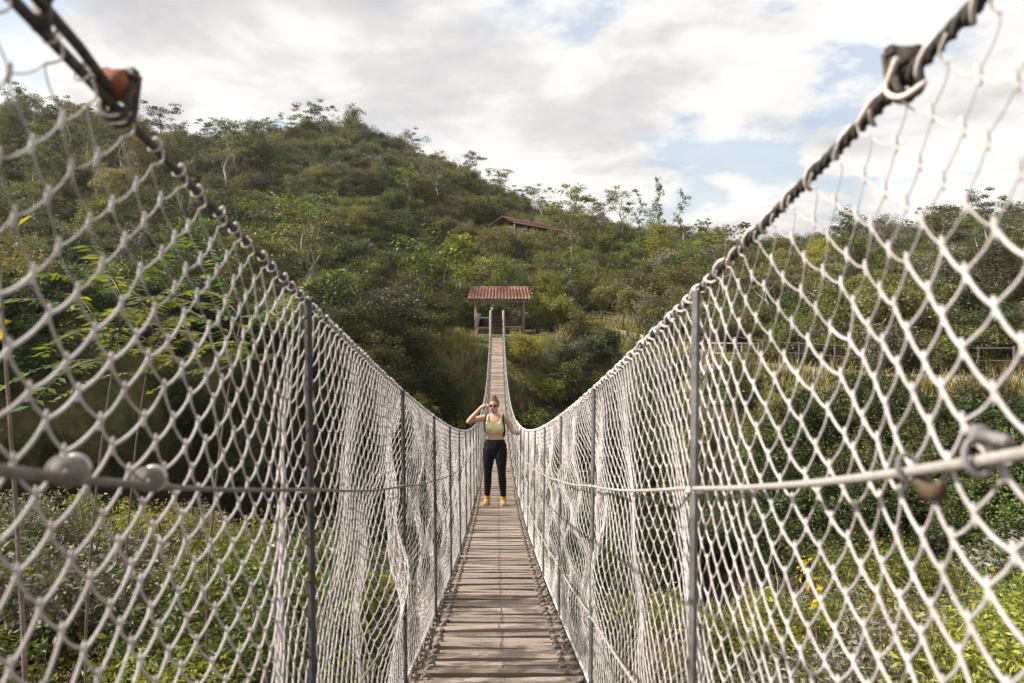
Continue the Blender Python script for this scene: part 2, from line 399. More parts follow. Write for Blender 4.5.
def knot_pos(s, i, j, jit=True):
    y = yidx(i); v = j / NR
    dx, dy, dz = net_offset(s, y, v)
    h = v * VT
    if jit:
        hsh = np.sin(i * 12.9898 + j * 78.233 + s * 3.1) * 43758.5453; a = hsh - np.floor(hsh)
        hsh = np.sin(i * 39.346 + j * 11.135 + s * 7.7) * 24634.6345; c = hsh - np.floor(hsh)
        inner = (j > 0) & (j < NR)
        dy = dy + (a - .5) * .012 * inner; dz = dz + (c - .5) * .010 * inner
    # under its own weight the net leans a little less than the rail slopes
    yy = y + dy
    base = deck_z(y) + (deck_z(y + .01) - deck_z(y)) / .01 * dy
    return np.stack([side_x(s, h) + dx, yy, base + .02 + h + dz * (v < .999)], -1)
EC = 2.5e-9
for s in (-1, 1):
    m = MB()
    for ya, yb, kp, ring, kn in ((Y0, 5.2, 8, 6, True), (5.2, 13, 4, 4, False), (13, Y1, 2, 3, False)):
        ia, ib = int(np.searchsorted(YT, ya)), min(NC, int(np.searchsorted(YT, yb)))
        I, J = np.meshgrid(np.arange(ia, ib), np.arange(NR), indexing='ij'); I = I.ravel(); J = J.ravel()
        fam = (I + J) % 2 == 0          # up along +y from (i,j) else up along -y
        A = np.where(fam[:, None], knot_pos(s, I, J), knot_pos(s, I + 1, J))
        B = np.where(fam[:, None], knot_pos(s, I + 1, J + 1), knot_pos(s, I, J + 1))
        t = np.linspace(0, 1, kp)[None, :, None]
        e = t * t * (3 - 2 * t)
        k = np.where(fam, .12, .78)[:, None, None]
        P = A[:, None] + (B - A)[:, None] * t
        yz = A[:, None, 1] + (B - A)[:, None, 1] * (t[..., 0] * (1 - k[..., 0]) + e[..., 0] * k[..., 0])
        P[:, :, 1] = yz
        if kp > 4: P[:, :, 2] += (-.0035 * np.sin(PI * t[..., 0]))
        R = np.where(fam, .0022, .00185)[:, None] * np.ones(kp)
        R = R * np.interp(A[:, 1], [.4, .9, 2, 5, 12, 20], [.80, .70, .60, .64, .80, 1.0])[:, None] * np.where((J[:, None] > .84 * NR) & (A[:, 1:2] < 1.15), .5, 1.0)
        m.tubes_many(P, R, ring)
        if kn:
            I, J = np.meshgrid(np.arange(ia, ib), np.arange(1, NR), indexing='ij'); o = (I + J) % 2 == 0
            C = knot_pos(s, I[o], J[o])
            off = np.array([-.008, -.0045, 0, .0045, .008])
            tilt = np.array([0, .25, 1])
            P = C[:, None] + off[None, :, None] * tilt
            m.tubes_many(P, np.broadcast_to([.0016, .0026, .0030, .0026, .0016], (len(C), 5)) * np.interp(C[:, 1], [.4, .9, 2, 5], [.92, .85, .74, .72])[:, None], 6)
    # edge rope at the foot of the net
    ys = np.arange(Y0, Y1, .2)
    m.tube(np.stack([np.full_like(ys, s * HW), ys, deck_z(ys) + .02], -1), .006, 6)
    m.build('side_net', M['net'], bridge, BO)

# posts: flat bars from bearer to rail
for s in (-1, 1):
    for i, q in enumerate(np.arange(0, Y1 - .5, GAP)):
        q = q + (-.01 if s < 0 else -.075); m = MB(); d = float(deck_z(q)); rr = random.Random(i * 3 + s)
        w = .0066
        lean = rr.uniform(-.008, .008)
        xb, xt = s * (HW - .011), side_x(s, 1.08) - s * .011
        P = np.array([(xb, q, d - .1), (xb * .6 + xt * .4, q + lean, d + .45), (xt, q + lean * .5, d + 1.075)])
        m.tube(hermite(P, 4), w, 4, flat=(1.1, 1.0)); m.build('post', M['post'] if s > 0 else M['shadedpost'], bridge, BO, smooth=False)

def cable_pts(s, dz, ya, yb, step=.12, dx=0, wob=0):
    ys = np.arange(ya, yb + 1e-6, step)
    # hangs slightly between posts
    sagp = -.010 * np.abs(np.sin(PI * ys / GAP)) * wob
    h = 1.08 + dz
    return np.stack([side_x(s, h) + s * dx + 0 * ys, ys, rail_z(ys) + dz + sagp], -1)
def bridge_part(m, name, mat): return m.build(name, mat, bridge, BO)
# top (main) cables with the lacing that ties the net on
for s in (-1, 1):
    m = MB(); P = cable_pts(s, 0, Y0 - .4, Y1, .1)
    m.tube(P, np.interp(P[:, 1], [0, .5, 1.2, 3, 20], [.0048, .0048, .0046, .0048, .007]), 10)
    if s > 0:                                    # twisted strands of the thick right rope
        ys = np.arange(Y0, 3.0, .004); a = ys * 2 * PI / .05
        for ph in (0, 2.1, 4.2):
            m.tube(np.stack([side_x(s, 1.08) + .0044 * np.cos(a + ph), ys, rail_z(ys) + .0044 * np.sin(a + ph)], -1), .0028, 5)
    c = bridge_part(m, 'top_cable', M['cable'])
    l = MB()
    if s > 0:
        ys = np.arange(Y0, 14.0, .008); a = ys * 2 * PI / .075 + .6 * np.sin(ys * 5)
        rad = np.interp(ys, [0, 1.2, 3, 14], [.0078, .0078, .0078, .012]) + .0018 * np.sin(ys * 37)
        l.tube(np.stack([side_x(s, 1.08) + rad * np.cos(a), ys, rail_z(ys) + rad * np.sin(a)], -1), np.interp(ys, [0, 1, 3, 14], [.0020, .0026, .0032, .0048]), 6)
        ys = np.arange(1.25, 14.0, .01); a = -ys * 2 * PI / .07
        l.tube(np.stack([side_x(s, 1.08) + .0085 * np.cos(a), ys, rail_z(ys) + .0085 * np.sin(a) - .002], -1), np.interp(ys, [1.2, 3, 14], [.0022, .0030, .0048]), 5)
    r = random.Random(s)
    for i in range(0, int(np.searchsorted(YT, 13)) // 2):   # a tie at every top knot
        q = float(YT[2 * i])
        kq = knot_pos(s, np.array([2 * i]), np.array([NR]))[0]
        top = A3(side_x(s, 1.08), kq[1] + r.uniform(-.01, .01), float(rail_z(kq[1])))
        if s < 0:
            l.ball(top + A3(.002, r.uniform(-.008, .008), .0062), (.0034, .0046, .0034), 7, 5)
            a = np.linspace(0, 2 * PI, 9); l.tube(np.stack([top[0] + .0066 * np.cos(a), top[1] + .005 * np.sin(a), top[2] + .0066 * np.sin(a)], -1), .0012, 5, cap=False)
        l.tube(hermite([kq, (kq + top) / 2 + A3(-.006 * s, .008, -.004), top + A3(-.008 * s, 0, -.004)], 4), .0013 if kq[1] < 1.3 else .0019, 5)
        if False:               # slack loop from knot to knot below the cable
            k2 = knot_pos(s, np.array([2 * i + 2]), np.array([NR]))[0]
            l.tube(hermite([kq, kq * .5 + k2 * .5 + A3(0, 0, .014), k2], 5), .0017, 5)
    ys = np.arange(14, Y1, .25)
    if s: l.tube(np.stack([np.full_like(ys, side_x(s, 1.08)) - s * .006, ys, rail_z(ys) + .003], -1), .005, 5)
    l.build('lacing', M['lace'], c, BO, loc=(0, 0, 0))
# turned-back end of the left cable
m = MB(); P = cable_pts(-1, .0, Y0 - .4, 0.715, .05); P[:, 2] += np.interp(P[:, 1], [.2, .64, 0.715], [.0135, .0135, .003]); P[:, 0] += .006
m.tube(P, .0045, 8); bridge_part(m, 'cable_tail', M['cable'])
for q in (.30, .46, .60):
    m = MB(); z = float(rail_z(q)); m.box((-.343, q, z + .007), (.013, .005, .024)); m.ball((-.337, q, z + .021), .004, 6, 4)
    bridge_part(m, 'wire_seizing', M['clampdark'])

# mid and low cables
for s in (-1, 1):
    m = MB(); PC = cable_pts(s, -.345, Y0 - .2, Y1, .1, -.012, .6); PC[:, 2] += (.026 if s < 0 else .046) * np.exp(-np.maximum(PC[:, 1], 0) / .6)
    m.tube(PC, np.interp(PC[:, 1], [.60, .65, .74, .80, 3, 12], [.0046, .0037, .0036, .0028, .0030, .0045]) if s < 0 else np.interp(PC[:, 1], [.5, 1.5, 12], [.0043, .0035, .0048]), 8)
    if s < 0:
        ys = np.arange(Y0, .80, .006); 
    bridge_part(m, 'middle_cable', M['cable_dark'] if s < 0 else M['cable_white'])
    m = MB(); m.tube(cable_pts(s, -.80, Y0 - .2, Y1, .1, -.010, .8), .0030 if s < 0 else .0042, 7)
    bridge_part(m, 'lower_cable', M['cable_grey'] if s < 0 else M['cable_white'])
    # wire ties where the cables cross the posts
    for q in np.arange(GAP, 9, GAP) + (-.01 if s < 0 else -.075):
        for dz, dx in ((-.345, -.012), (-.80, -.010)):
            p = cable_pts(s, dz, q, q, .1, dx)[0]; m = MB()
            a = np.linspace(0, 4 * PI, 14)
            m.tube(np.stack([p[0] + s * .008 + .012 * np.cos(a), p[1] + .0105 * np.sin(a), p[2] + np.linspace(-.004, .004, 14)], -1), .0022, 5)
            m.ball(p + A3(-s * .006, 0, 0), (.006, .007, .006), 6, 4)
            bridge_part(m, 'post_tie', M['cable_grey'] if s < 0 else M['lace'])

# cable clamps near the camera end (each a part, its bolts sub-parts)
def wire_clip(p, d, saddle_mat, body_mat, k=1.0):
    """U-bolt wire rope clip at p, cable direction d"""
    d = np.asarray(d) / np.linalg.norm(d); u = A3(1, 0, 0); w = np.cross(d, u)
    B = np.stack([u, d, w], 1)
    m = MB()
    prof = [(-.013, -.006), (-.010, .0), (.0, .004), (.010, .0), (.013, -.006), (.010, -.019), (-.010, -.019)]
    V = [];
    for dy in (-.018, -.013, .013, .018):
        sc = .8 if abs(dy) > .015 else 1
        for a, c in prof: V.append(p + k * (B @ A3(a * sc, dy, c * sc - .012)))
    n = len(prof); Q = [(i * n + j, i * n + (j + 1) % n, i * n + n + (j + 1) % n, i * n + n + j) for i in range(3) for j in range(n)]
    T = [(0, j + 1, j) for j in range(1, n - 1)] + [(3 * n, 3 * n + j, 3 * n + j + 1) for j in range(1, n - 1)]
    m.add(V, Q, T); root = bridge_part(m, 'cable_clamp', saddle_mat)
    m = MB(); a = np.linspace(0, PI, 12)
    P = [A3(.0125, -.004, -.036)] + [A3(.0125 * math.cos(t), -.004, .004 + .013 * math.sin(t)) for t in a] + [A3(-.0125, -.004, -.036)]
    m.tube(np.array([p + k * (B @ q) for q in P]), .0042 * k, 7)
    P2 = [q + A3(0, .015, 0) for q in P]
    m.tube(np.array([p + k * (B @ q) for q in P2]), .0035 * k, 7)
    m.build('u_bolt', body_mat, root, BO)
    for sx in (-1, 1):
        m = MB(); c0 = p + k * (B @ A3(sx * .0125, -.004, -.033)); c1 = p + k * (B @ A3(sx * .0125, -.004, -.025))
        m.tube([c0, c1], .0078 * k, 6); m.build('nut', body_mat, root, BO, smooth=False)
    return root
def tang(y): return A3(0, 1, float(rail_z(y + .02) - rail_z(y - .02)) / .04)
wire_clip(A3(side_x(-1, 1.08) + .006, 0.715, float(rail_z(0.715)) - .002), tang(0.715), M['rust'], M['clampdark'], .92)
wire_clip(A3(side_x(1, 1.08), .675, float(rail_z(.675)) - .002), tang(.675), M['clampdark'], M['clampdark'], .85)
# rope end wrapped over the right clamp
m = MB(); c = A3(side_x(1, 1.08), .675, float(rail_z(.675)))
m.tube(hermite([c + A3(-.008, .075, -.022), c + A3(-.012, .035, -.009), c + A3(-.014, .008, -.006), c + A3(-.014, -.012, .014), c + A3(-.014, .006, -.008), c + A3(-.012, -.016, -.020), c + A3(-.004, -.038, -.014)], 6), .0024, 7)
bridge_part(m, 'rope_wrap', M['lace'])
# rope collars on the left middle cable
for q in (.62, .765):
    p = cable_pts(-1, -.345, q, q, .1, -.012)[0] + A3(0, 0, .026 * math.exp(-q / .6)); p = p + A3(-.004, 0, 0); d = A3(0, .026, float(rail_z(q + .02) - rail_z(q - .02)) * .8)
    m = MB(); dn = d / np.linalg.norm(d); a = np.linspace(0, 2 * PI * 6, 97); u_ = A3(1, 0, 0); w_ = np.cross(dn, u_)
    rr_ = .0088 * (1 - .12 * np.abs(np.linspace(-1, 1, 97)) ** 3)
    m.tube(p + np.linspace(-.5, .5, 97)[:, None] * d + rr_[:, None] * (np.cos(a)[:, None] * u_ + np.sin(a)[:, None] * w_), .0029, 7)
    m.tube([p - d * .5, p + d * .5], .0078, 10)
    root = bridge_part(m, 'cable_collar', M['collar'])
    m = MB(); a = np.linspace(0, 2 * PI, 17); m.tube(np.stack([p[0] + .0105 * np.cos(a), np.full(17, p[1] + .0135), p[2] - .001 + .0105 * np.sin(a)], -1), .003, 6, cap=False)
    m.build('collar_ring', M['clampgrey'], root, BO)
# ring clip and shackle on the right middle cable
for q, k, mat in ((.642, .62, 'clampdark'), (.548, .72, 'clampgrey')):
    p = cable_pts(1, -.345, q, q, .1, -.012)[0] + A3(0, 0, .046 * math.exp(-q / .6))
    m = MB(); a = np.linspace(0, 2 * PI, 19)
    m.tube(np.stack([p[0] + .013 * k * np.cos(a), p[1] + .003 * np.sin(a), p[2] - .003 + .0165 * k * np.sin(a)], -1), .0034 * k, 8, cap=False)
    root = bridge_part(m, 'cable_ring', M['clampmid'])
    m = MB()
    if q > .6:
        m.tube(hermite([p + A3(.006, -.002, -.008), p + A3(.008, -.016, -.017), p + A3(.006, -.034, -.014), p + A3(.004, -.042, -.004)], 4), [.003, .006, .008, .0065, .0085, .007, .006, .0075, .0055, .006, .005, .004, .002], 9)
    else:
        m.tube([p + A3(.004, -.026, .012), p + A3(.004, .004, .012)], .0045, 8); m.tube([p + A3(.004, .002, .012), p + A3(.004, .009, .012)], .0075, 6)
    m.build('clip_body', M['clipbrown'] if q > .6 else M['clampmid'], root, BO)

# portal posts at the far end, carrying the cables
for s in (-1, 1):
    m = MB(); z = float(deck_z(Y1))
    m.tube([(s * .36, Y1 + .05, z - .9), (s * .36, Y1 + .05, z + .6), (s * .355, Y1 + .05, z + 1.36)], [.085, .08, .07], 9)
    m.ball((s * .355, Y1 + .05, z + 1.36), (.07, .07, .03), 9, 5)
    bridge_part(m, 'portal_post', M['greywood'])

# ------------------------------------------------------------------ the woman on the bridge
def make_skin_mat():
    return surf('skin', [(.42, .25, .175), (.52, .32, .225)], 9, .55, spec=.35)
M['skin'] = make_skin_mat()
M['hair'] = surf('brown_hair', [(.05, .028, .018), (.14, .08, .05)], 60, .5, stretch=(1, 1, .2))
M['lime'] = surf('lime_fabric', [(.60, .59, .28), (.69, .68, .38)], 20, .75)
M['black_cloth'] = surf('black_fabric', [(.006, .006, .007), (.013, .012, .014)], 20, .8, spec=.12)
M['tan'] = surf('tan_leather', [(.36, .20, .065), (.50, .30, .11)], 30, .65)
M['glass'] = surf('dark_lens', [(.02, .012, .010), (.05, .03, .026)], 10, .12, spec=.6)

def ell_loft(m, secs, n=16):
    """secs: (center, rx, ry[, tilt axis]) horizontal ellipses stacked along z"""
    a = np.arange(n) / n * 2 * PI; V = []
    for c, rx, ry in secs: V.append(np.stack([c[0] + rx * np.cos(a), c[1] + ry * np.sin(a), np.full(n, c[2])], -1))
    k = len(secs); V = np.vstack(V + [[secs[0][0]], [secs[-1][0]]])
    i, j = np.meshgrid(np.arange(k - 1), np.arange(n), indexing='ij')
    Q = np.stack([i * n + j, i * n + (j + 1) % n, i * n + n + (j + 1) % n, i * n + n + j], -1).reshape(-1, 4)
    jj = np.arange(n)
    T = np.vstack([np.stack([(jj + 1) % n, jj, np.full(n, k * n)], -1), np.stack([(k - 1) * n + jj, (k - 1) * n + (jj + 1) % n, np.full(n, k * n + 1)], -1)])
    m.add(V, Q, T)
def remeshed(m, name, vox, mat, parent, smooth_it=4, loc=(0, 0, 0)):
    """fuse overlapping lofts into one continuous skin"""
    tmp = bpy.data.objects.new(name, m.mesh(name)); COL.objects.link(tmp)
    md = tmp.modifiers.new('r', 'REMESH'); md.mode = 'VOXEL'; md.voxel_size = vox; md.use_smooth_shade = True
    ms = tmp.modifiers.new('s', 'SMOOTH'); ms.factor = .5; ms.iterations = smooth_it
    dg = bpy.context.evaluated_depsgraph_get()
    me = bpy.data.meshes.new_from_object(tmp.evaluated_get(dg)); bpy.data.objects.remove(tmp)
    me.name = name; me.materials.clear()
    return link(name, me, mat, parent, loc)

PY = 11.15
person = empty('person', (-.028, PY, float(deck_z(PY)) + .004), 'woman standing on the planks in lime sports top and black leggings, shading her eyes', 'person', rz=math.radians(-8))
person.scale = (.94, .94, .94)
hipR, hipL = A3(-.085, .0, .84), A3(.085, .0, .84)
knR, knL = A3(-.105, -.02, .46), A3(.110, -.035, .46)
anR, anL = A3(-.12, .012, .085), A3(.125, .0, .085)
shR, shL = A3(-.165, .005, 1.295), A3(.165, .01, 1.29)
elR, elL = A3(-.385, -.085, 1.245), A3(.255, .035, 1.10)
wrR, wrL = A3(-.185, -.155, 1.465), A3(.335, -.03, 1.075)
head = A3(-.015, -.015, 1.475)

b = MB()
# torso
ell_loft(b, [((0, .01, .78), .13, .10), ((0, .015, .84), .165, .115), ((0, .015, .90), .168, .112), ((0, .01, .96), .140, .095), ((0, .005, 1.03), .118, .083),
             ((0, .0, 1.10), .126, .090), ((0, -.008, 1.18), .140, .100), ((0, .0, 1.25), .148, .092), ((0, .008, 1.30), .150, .075), ((0, .012, 1.335), .10, .060), ((0, .01, 1.355), .055, .05)], 20)
for s in (-1, 1): b.ball((s * .065, -.072, 1.165), (.062, .050, .06), 12, 8)
b.tube([(0, .012, 1.31), (-.004, .006, 1.36), (-.012, 0, 1.43)], [.056, .050, .052], 12)
def limb(m, pts, rad, n=12): m.tube(hermite(pts, 5), np.interp(np.linspace(0, 1, (len(pts) - 1) * 5 + 1), np.linspace(0, 1, len(rad)), rad), n)
for hp, kn, an in ((hipR, knR, anR), (hipL, knL, anL)):
    limb(b, [hp, (hp + kn) / 2 + A3(0, -.012, 0), kn, kn * .6 + an * .4 + A3(0, .018, 0), an], [.092, .088, .074, .056, .054, .054, .044, .036])
    b.ball(an + A3(0, -.05, -.05), (.036, .095, .03), 10, 6); b.tube([an, an + A3(0, 0, -.06)], [.036, .038], 10)
for sh, el, wr in ((shR, elR, wrR), (shL, elL, wrL)):
    limb(b, [sh, (sh * .55 + el * .45) + A3(0, 0, .006), el], [.050, .046, .041, .036])
    limb(b, [el, el * .6 + wr * .4, wr], [.037, .039, .033, .025])
    b.ball(sh + A3(0, 0, .0), (.052, .050, .048), 12, 8)
    b.ball(el, .037, 10, 6)
def hand(m, w, d, up, curl, spread=.0):
    """palm, four fingers and a thumb from wrist w along d; up = back of the hand"""
    d = d / np.linalg.norm(d); up = up - d * up.dot(d); up /= np.linalg.norm(up); sd_ = np.cross(d, up)
    P = lambda a, c, e: w + d * a + sd_ * c + up * e
    m.tube([P(-.01, 0, 0), P(.03, 0, .002), P(.075, 0, .0)], [.022, .034, .036], 10, flat=(1.0, 1.0) if False else None)
    for k, (c, L) in enumerate(((-.030, .064), (-.010, .074), (.011, .070), (.030, .055))):
        q = [P(.068, c, 0)]; ang = 0
        for j in range(3):
            ang += curl; stp = L / 2.6 * (1.0, .85, .75)[j]
            q.append(q[-1] + d * stp * math.cos(ang) - up * stp * math.sin(ang) + sd_ * c * spread)
        m.tube(q, [.0095, .009, .0085, .0065], 7)
    m.tube([P(.012, -.020, 0), P(.034, -.044, -.008), P(.058, -.050, -.020), P(.075, -.046, -.030)], [.014, .0115, .0105, .008], 7)
hand(b, wrR, A3(.105, .012, .045), A3(-.25, -.6, .75), .28)
hand(b, wrL, A3(.05, -.04, .02), A3(.1, .1, 1), .55)
# head: skull, jaw, nose, ears
hd = MB()
b.ball(head + A3(0, .012, .035), (.074, .090, .085), 18, 12)
b.ball(head + A3(-.004, -.028, -.03), (.056, .062, .070), 16, 10)
b.ball(head + A3(-.006, -.055, -.075), (.028, .026, .020), 10, 6)
b.tube([head + A3(-.004, -.088, .022), head + A3(-.006, -.104, -.016), head + A3(-.006, -.094, -.024)], [.008, .012, .009], 8)
b.ball(head + A3(-.006, -.087, -.050), (.022, .010, .006), 8, 5)
for s in (-1, 1):
    b.ball(head + A3(s * .072, .008, -.002), (.010, .018, .028), 8, 6)
    b.ball(head + A3(s * .030 - .004, -.080, .012), (.013, .010, .009), 8, 6)
remeshed(b, 'body', .0075, M['skin'], person, 3)
# mouth
m = MB(); m.ball(head + A3(-.006, -.0935, -.050), (.018, .006, .0045), 8, 5)
m.build('lips', surf('lips', [(.35, .13, .11), (.42, .17, .14)], 20, .5), person)
# hair pulled back, bun on top
m = MB()
n = 18; th = np.linspace(0, 1, 9)
for t0 in range(1):
    V = []
    for t in th:
        for j in range(n):
            a = j / n * 2 * PI
            front = max(0, -math.sin(a))
            pol = t * (PI * .62 - front * PI * .33)
            r_ = A3(.081, .099, .094)
            V.append(head + A3(0, .014, .036) + r_ * A3(math.sin(pol) * math.cos(a), math.sin(pol) * math.sin(a), math.cos(pol)))
    Q = [(i * n + j, i * n + n + j, i * n + n + (j + 1) % n, i * n + (j + 1) % n) for i in range(8) for j in range(n)]
    m.add(V, Q)
m.ball(head + A3(.0, .03, .125), (.040, .042, .036), 12, 8); m.ball(head + A3(.012, .015, .14), (.022, .02, .022), 8, 6)
m.build('hair', M['hair'], person)
# sunglasses
m = MB()
for s in (-1, 1): m.ball(head + A3(s * .031 - .004, -.0935 + .004, .013), (.030, .010, .023), 12, 8)
m.tube([head + A3(-.02, -.099, .018), head + A3(.012, -.099, .018)], .004, 6)
for s in (-1, 1): m.tube([head + A3(s * .058 - .003, -.088, .018), head + A3(s * .078, -.03, .016), head + A3(s * .078, .01, .012)], .0035, 6)
m.build('sunglasses', M['glass'], person)
# sports top
m = MB()
ell_loft(m, [((0, -.001, 1.085), .1285, .0945), ((0, -.004, 1.10), .131, .097), ((0, -.010, 1.14), .139, .106), ((0, -.010, 1.18), .1445, .107), ((0, -.004, 1.225), .1485, .100), ((0, .0, 1.245), .146, .096)], 24)
for s in (-1, 1): m.ball((s * .066, -.078, 1.163), (.062, .050, .060), 14, 10)
for s in (-1, 1): m.tube(hermite([(s * .088, -.085, 1.215), (s * .098, -.078, 1.27), (s * .098, -.02, 1.337), (s * .085, .05, 1.315), (s * .06, .092, 1.23)], 5), .016, 8)
remeshed(m, 'sports_top', .008, M['lime'], person, 3)
# leggings
m = MB(); m.ball((0, .01, .775), (.09, .10, .05), 14, 8)
ell_loft(m, [((0, .01, .79), .135, .106), ((0, .015, .84), .171, .121), ((0, .015, .90), .174, .118), ((0, .011, .955), .147, .102), ((0, .008, .985), .134, .094)], 24)
for hp, kn, an in ((hipR, knR, anR), (hipL, knL, anL)):
    limb(m, [hp, (hp + kn) / 2 + A3(0, -.012, 0), kn, kn * .6 + an * .4 + A3(0, .018, 0), an + A3(0, 0, .045)], [.098, .093, .079, .061, .059, .059, .050, .044], 14)
remeshed(m, 'leggings', .009, M['black_cloth'], person, 3)
# ankle boots
for an, sx in ((anR, -1), (anL, 1)):
    m = MB()
    m.tube([an + A3(0, .005, .055), an + A3(0, .005, .0), an + A3(0, .004, -.05)], [.048, .047, .046], 12)
    m.tube(hermite([an + A3(0, .045, -.045), an + A3(sx * .004, -.03, -.046), an + A3(sx * .012, -.095, -.056), an + A3(sx * .016, -.145, -.063)], 4), [.036] * 4 + [.042] * 4 + [.042] * 4 + [.02], 12)
    root = remeshed(m, 'boot', .008, M['tan'], person, 2)
    for v in root.data.vertices: v.co.z = max(v.co.z, .012)
    m = MB()
    out = [(.036, .052), (.040, .0), (.040, -.06), (.046, -.10), (.036, -.145), (.0, -.165), (-.036, -.145), (-.046, -.10), (-.040, -.06), (-.040, 0), (-.036, .052), (0, .07)]
    V = [(an[0] + x + sx * .012 * max(0, -y_ / .14), an[1] + y_, z) for z in (0, .020) for x, y_ in out]; k = len(out)
    m.add(V, [(j, (j + 1) % k, k + (j + 1) % k, k + j) for j in range(k)], [(0, j + 1, j) for j in range(1, k - 1)] + [(k, k + j, k + j + 1) for j in range(1, k - 1)])
    m.build('sole', surf('rubber_sole', [(.12, .07, .04), (.2, .12, .07)], 20, .8), root, smooth=False)
# backpack carried behind her, straps over the shoulders
pk = empty('backpack', tuple(person.location), 'small black backpack worn by the woman, straps over her bare shoulders', 'backpack', rz=math.radians(-8)); pk.scale = (.94, .94, .94)
m = MB(); ell_loft(m, [((0, .165, .98), .11, .045), ((0, .17, 1.0), .13, .06), ((0, .175, 1.12), .135, .07), ((0, .165, 1.25), .12, .06), ((0, .15, 1.31), .08, .04)], 16)
m.build('pack_body', M['black_cloth'], pk)
for s in (-1, 1):
    m = MB(); m.tube(hermite([(s * .10, .12, 1.27), (s * .118, .05, 1.345), (s * .124, -.02, 1.338), (s * .135, -.075, 1.27), (s * .148, -.068, 1.19), (s * .150, .0, 1.09), (s * .11, .12, 1.02)], 6), .008, 8, flat=(1.2, .5))
    m.build('strap', M['black_cloth'], pk)

# ------------------------------------------------------------------ vegetation
def leaf_quads(m, C, size, rg, up=.35, aspect=.5, axis=None):
    """one kite-shaped folded leaf at each point of C"""
    N = len(C)
    if N == 0: return
    d = rg.normal(size=(N, 3)); d[:, 2] = d[:, 2] * .6 - .1
    if axis is not None: d = d * .5 + axis
    d /= np.linalg.norm(d, axis=1, keepdims=True)
    nrm = rg.normal(size=(N, 3)); nrm[:, 2] += up * 3
    w = np.cross(nrm, d); w /= np.linalg.norm(w, axis=1, keepdims=True) + 1e-9
    nn = np.cross(d, w)
    s = (size * rg.uniform(.6, 1.3, N))[:, None]
    f = s * rg.uniform(-.05, .18, N)[:, None]
    V = np.stack([C - d * s * .5, C + w * s * aspect * .5 + nn * f, C + d * s * .5, C - w * s * aspect * .5 + nn * f], 1).reshape(-1, 3)
    m.add(V, np.arange(N * 4).reshape(-1, 4))

def grow(seed, h, tr, base, spread, limbs, clumps_per, nleaf, leaf, cr, up_bias=.6, flatten=.7, lean=0., stems=1, aspect=.5, taper=.15, top=True, upl=.35):
    """trunk(s) with limbs and twigs, and a crown of leaf clumps round the twig ends"""
    rg = np.random.default_rng(seed); tk = MB(); cr_m = MB(); ends = []
    for st in range(stems):
        az0 = st / stems * 2 * PI + rg.uniform(0, 1)
        ln = lean + (rg.uniform(.15, .5) if stems > 1 else 0)
        P = [A3(0, 0, -.25)]
        for k in range(1, 6):
            f = k / 5
            P.append(A3(math.cos(az0) * ln * h * f * f + rg.normal() * .03 * h * (f > .2), math.sin(az0) * ln * h * f * f + rg.normal() * .03 * h * (f > .2), h * .86 * f))
        P = hermite(P, 4); R = tr * np.linspace(1, taper, len(P)) ; R[0] *= 1.4; R[1] *= 1.15
        tk.tube(P, R / math.sqrt(stems), 7 if h > 4 else 5)
        if top: ends.append(P[-1])
        for i in range(limbs):
            f = base + (1 - base) * (i + rg.uniform(0, .8)) / limbs
            k = min(len(P) - 2, int(f * (len(P) - 1))); p0 = P[k]; az = i * 2.4 + rg.uniform(-.5, .5) + az0
            prof = math.sin(PI * min(1, .25 + .75 * (1 - abs((f - base) / (1 - base + 1e-6) - .35))))
            Lm = spread * rg.uniform(.65, 1.1) * (1.0 - .45 * max(0, (f - base) / (1 - base + 1e-6)))
            el = up_bias * rg.uniform(.4, 1.2)
            d = A3(math.cos(az) * math.cos(el), math.sin(az) * math.cos(el), math.sin(el))
            q = [p0, p0 + d * Lm * .35 + A3(0, 0, -.02 * Lm), p0 + d * Lm * .7 + A3(rg.normal() * .07, rg.normal() * .07, .05) * Lm, p0 + d * Lm + A3(rg.normal() * .1, rg.normal() * .1, .12 + rg.normal() * .06) * Lm]
            q = hermite(q, 3); r0 = R[k] * .55 / math.sqrt(stems)
            tk.tube(q, r0 * np.linspace(1, .25, len(q)), 5)
            for c in range(clumps_per):
                g = rg.uniform(.35, 1); b0 = q[min(len(q) - 1, int(g * (len(q) - 1)))]
                e = b0 + rg.normal(size=3) * A3(1, 1, .6) * spread * .24 + A3(0, 0, .05 * spread)
                tk.tube([b0, (b0 + e) / 2 + rg.normal(size=3) * .03 * spread, e], [r0 * .3, r0 * .22, r0 * .12], 3, cap=False)
                ends.append(e)
    ends = np.array(ends)
    for e in ends:
        k = int(nleaf * rg.uniform(.45, 1.5)); c = cr * rg.uniform(.6, 1.35)
        d = rg.normal(size=(k, 3)); d /= np.linalg.norm(d, axis=1, keepdims=True); d *= (rg.random(k) ** .45)[:, None]
        leaf_quads(cr_m, e + d * c * A3(1, 1, flatten), leaf, rg, upl, aspect)
    return tk, cr_m

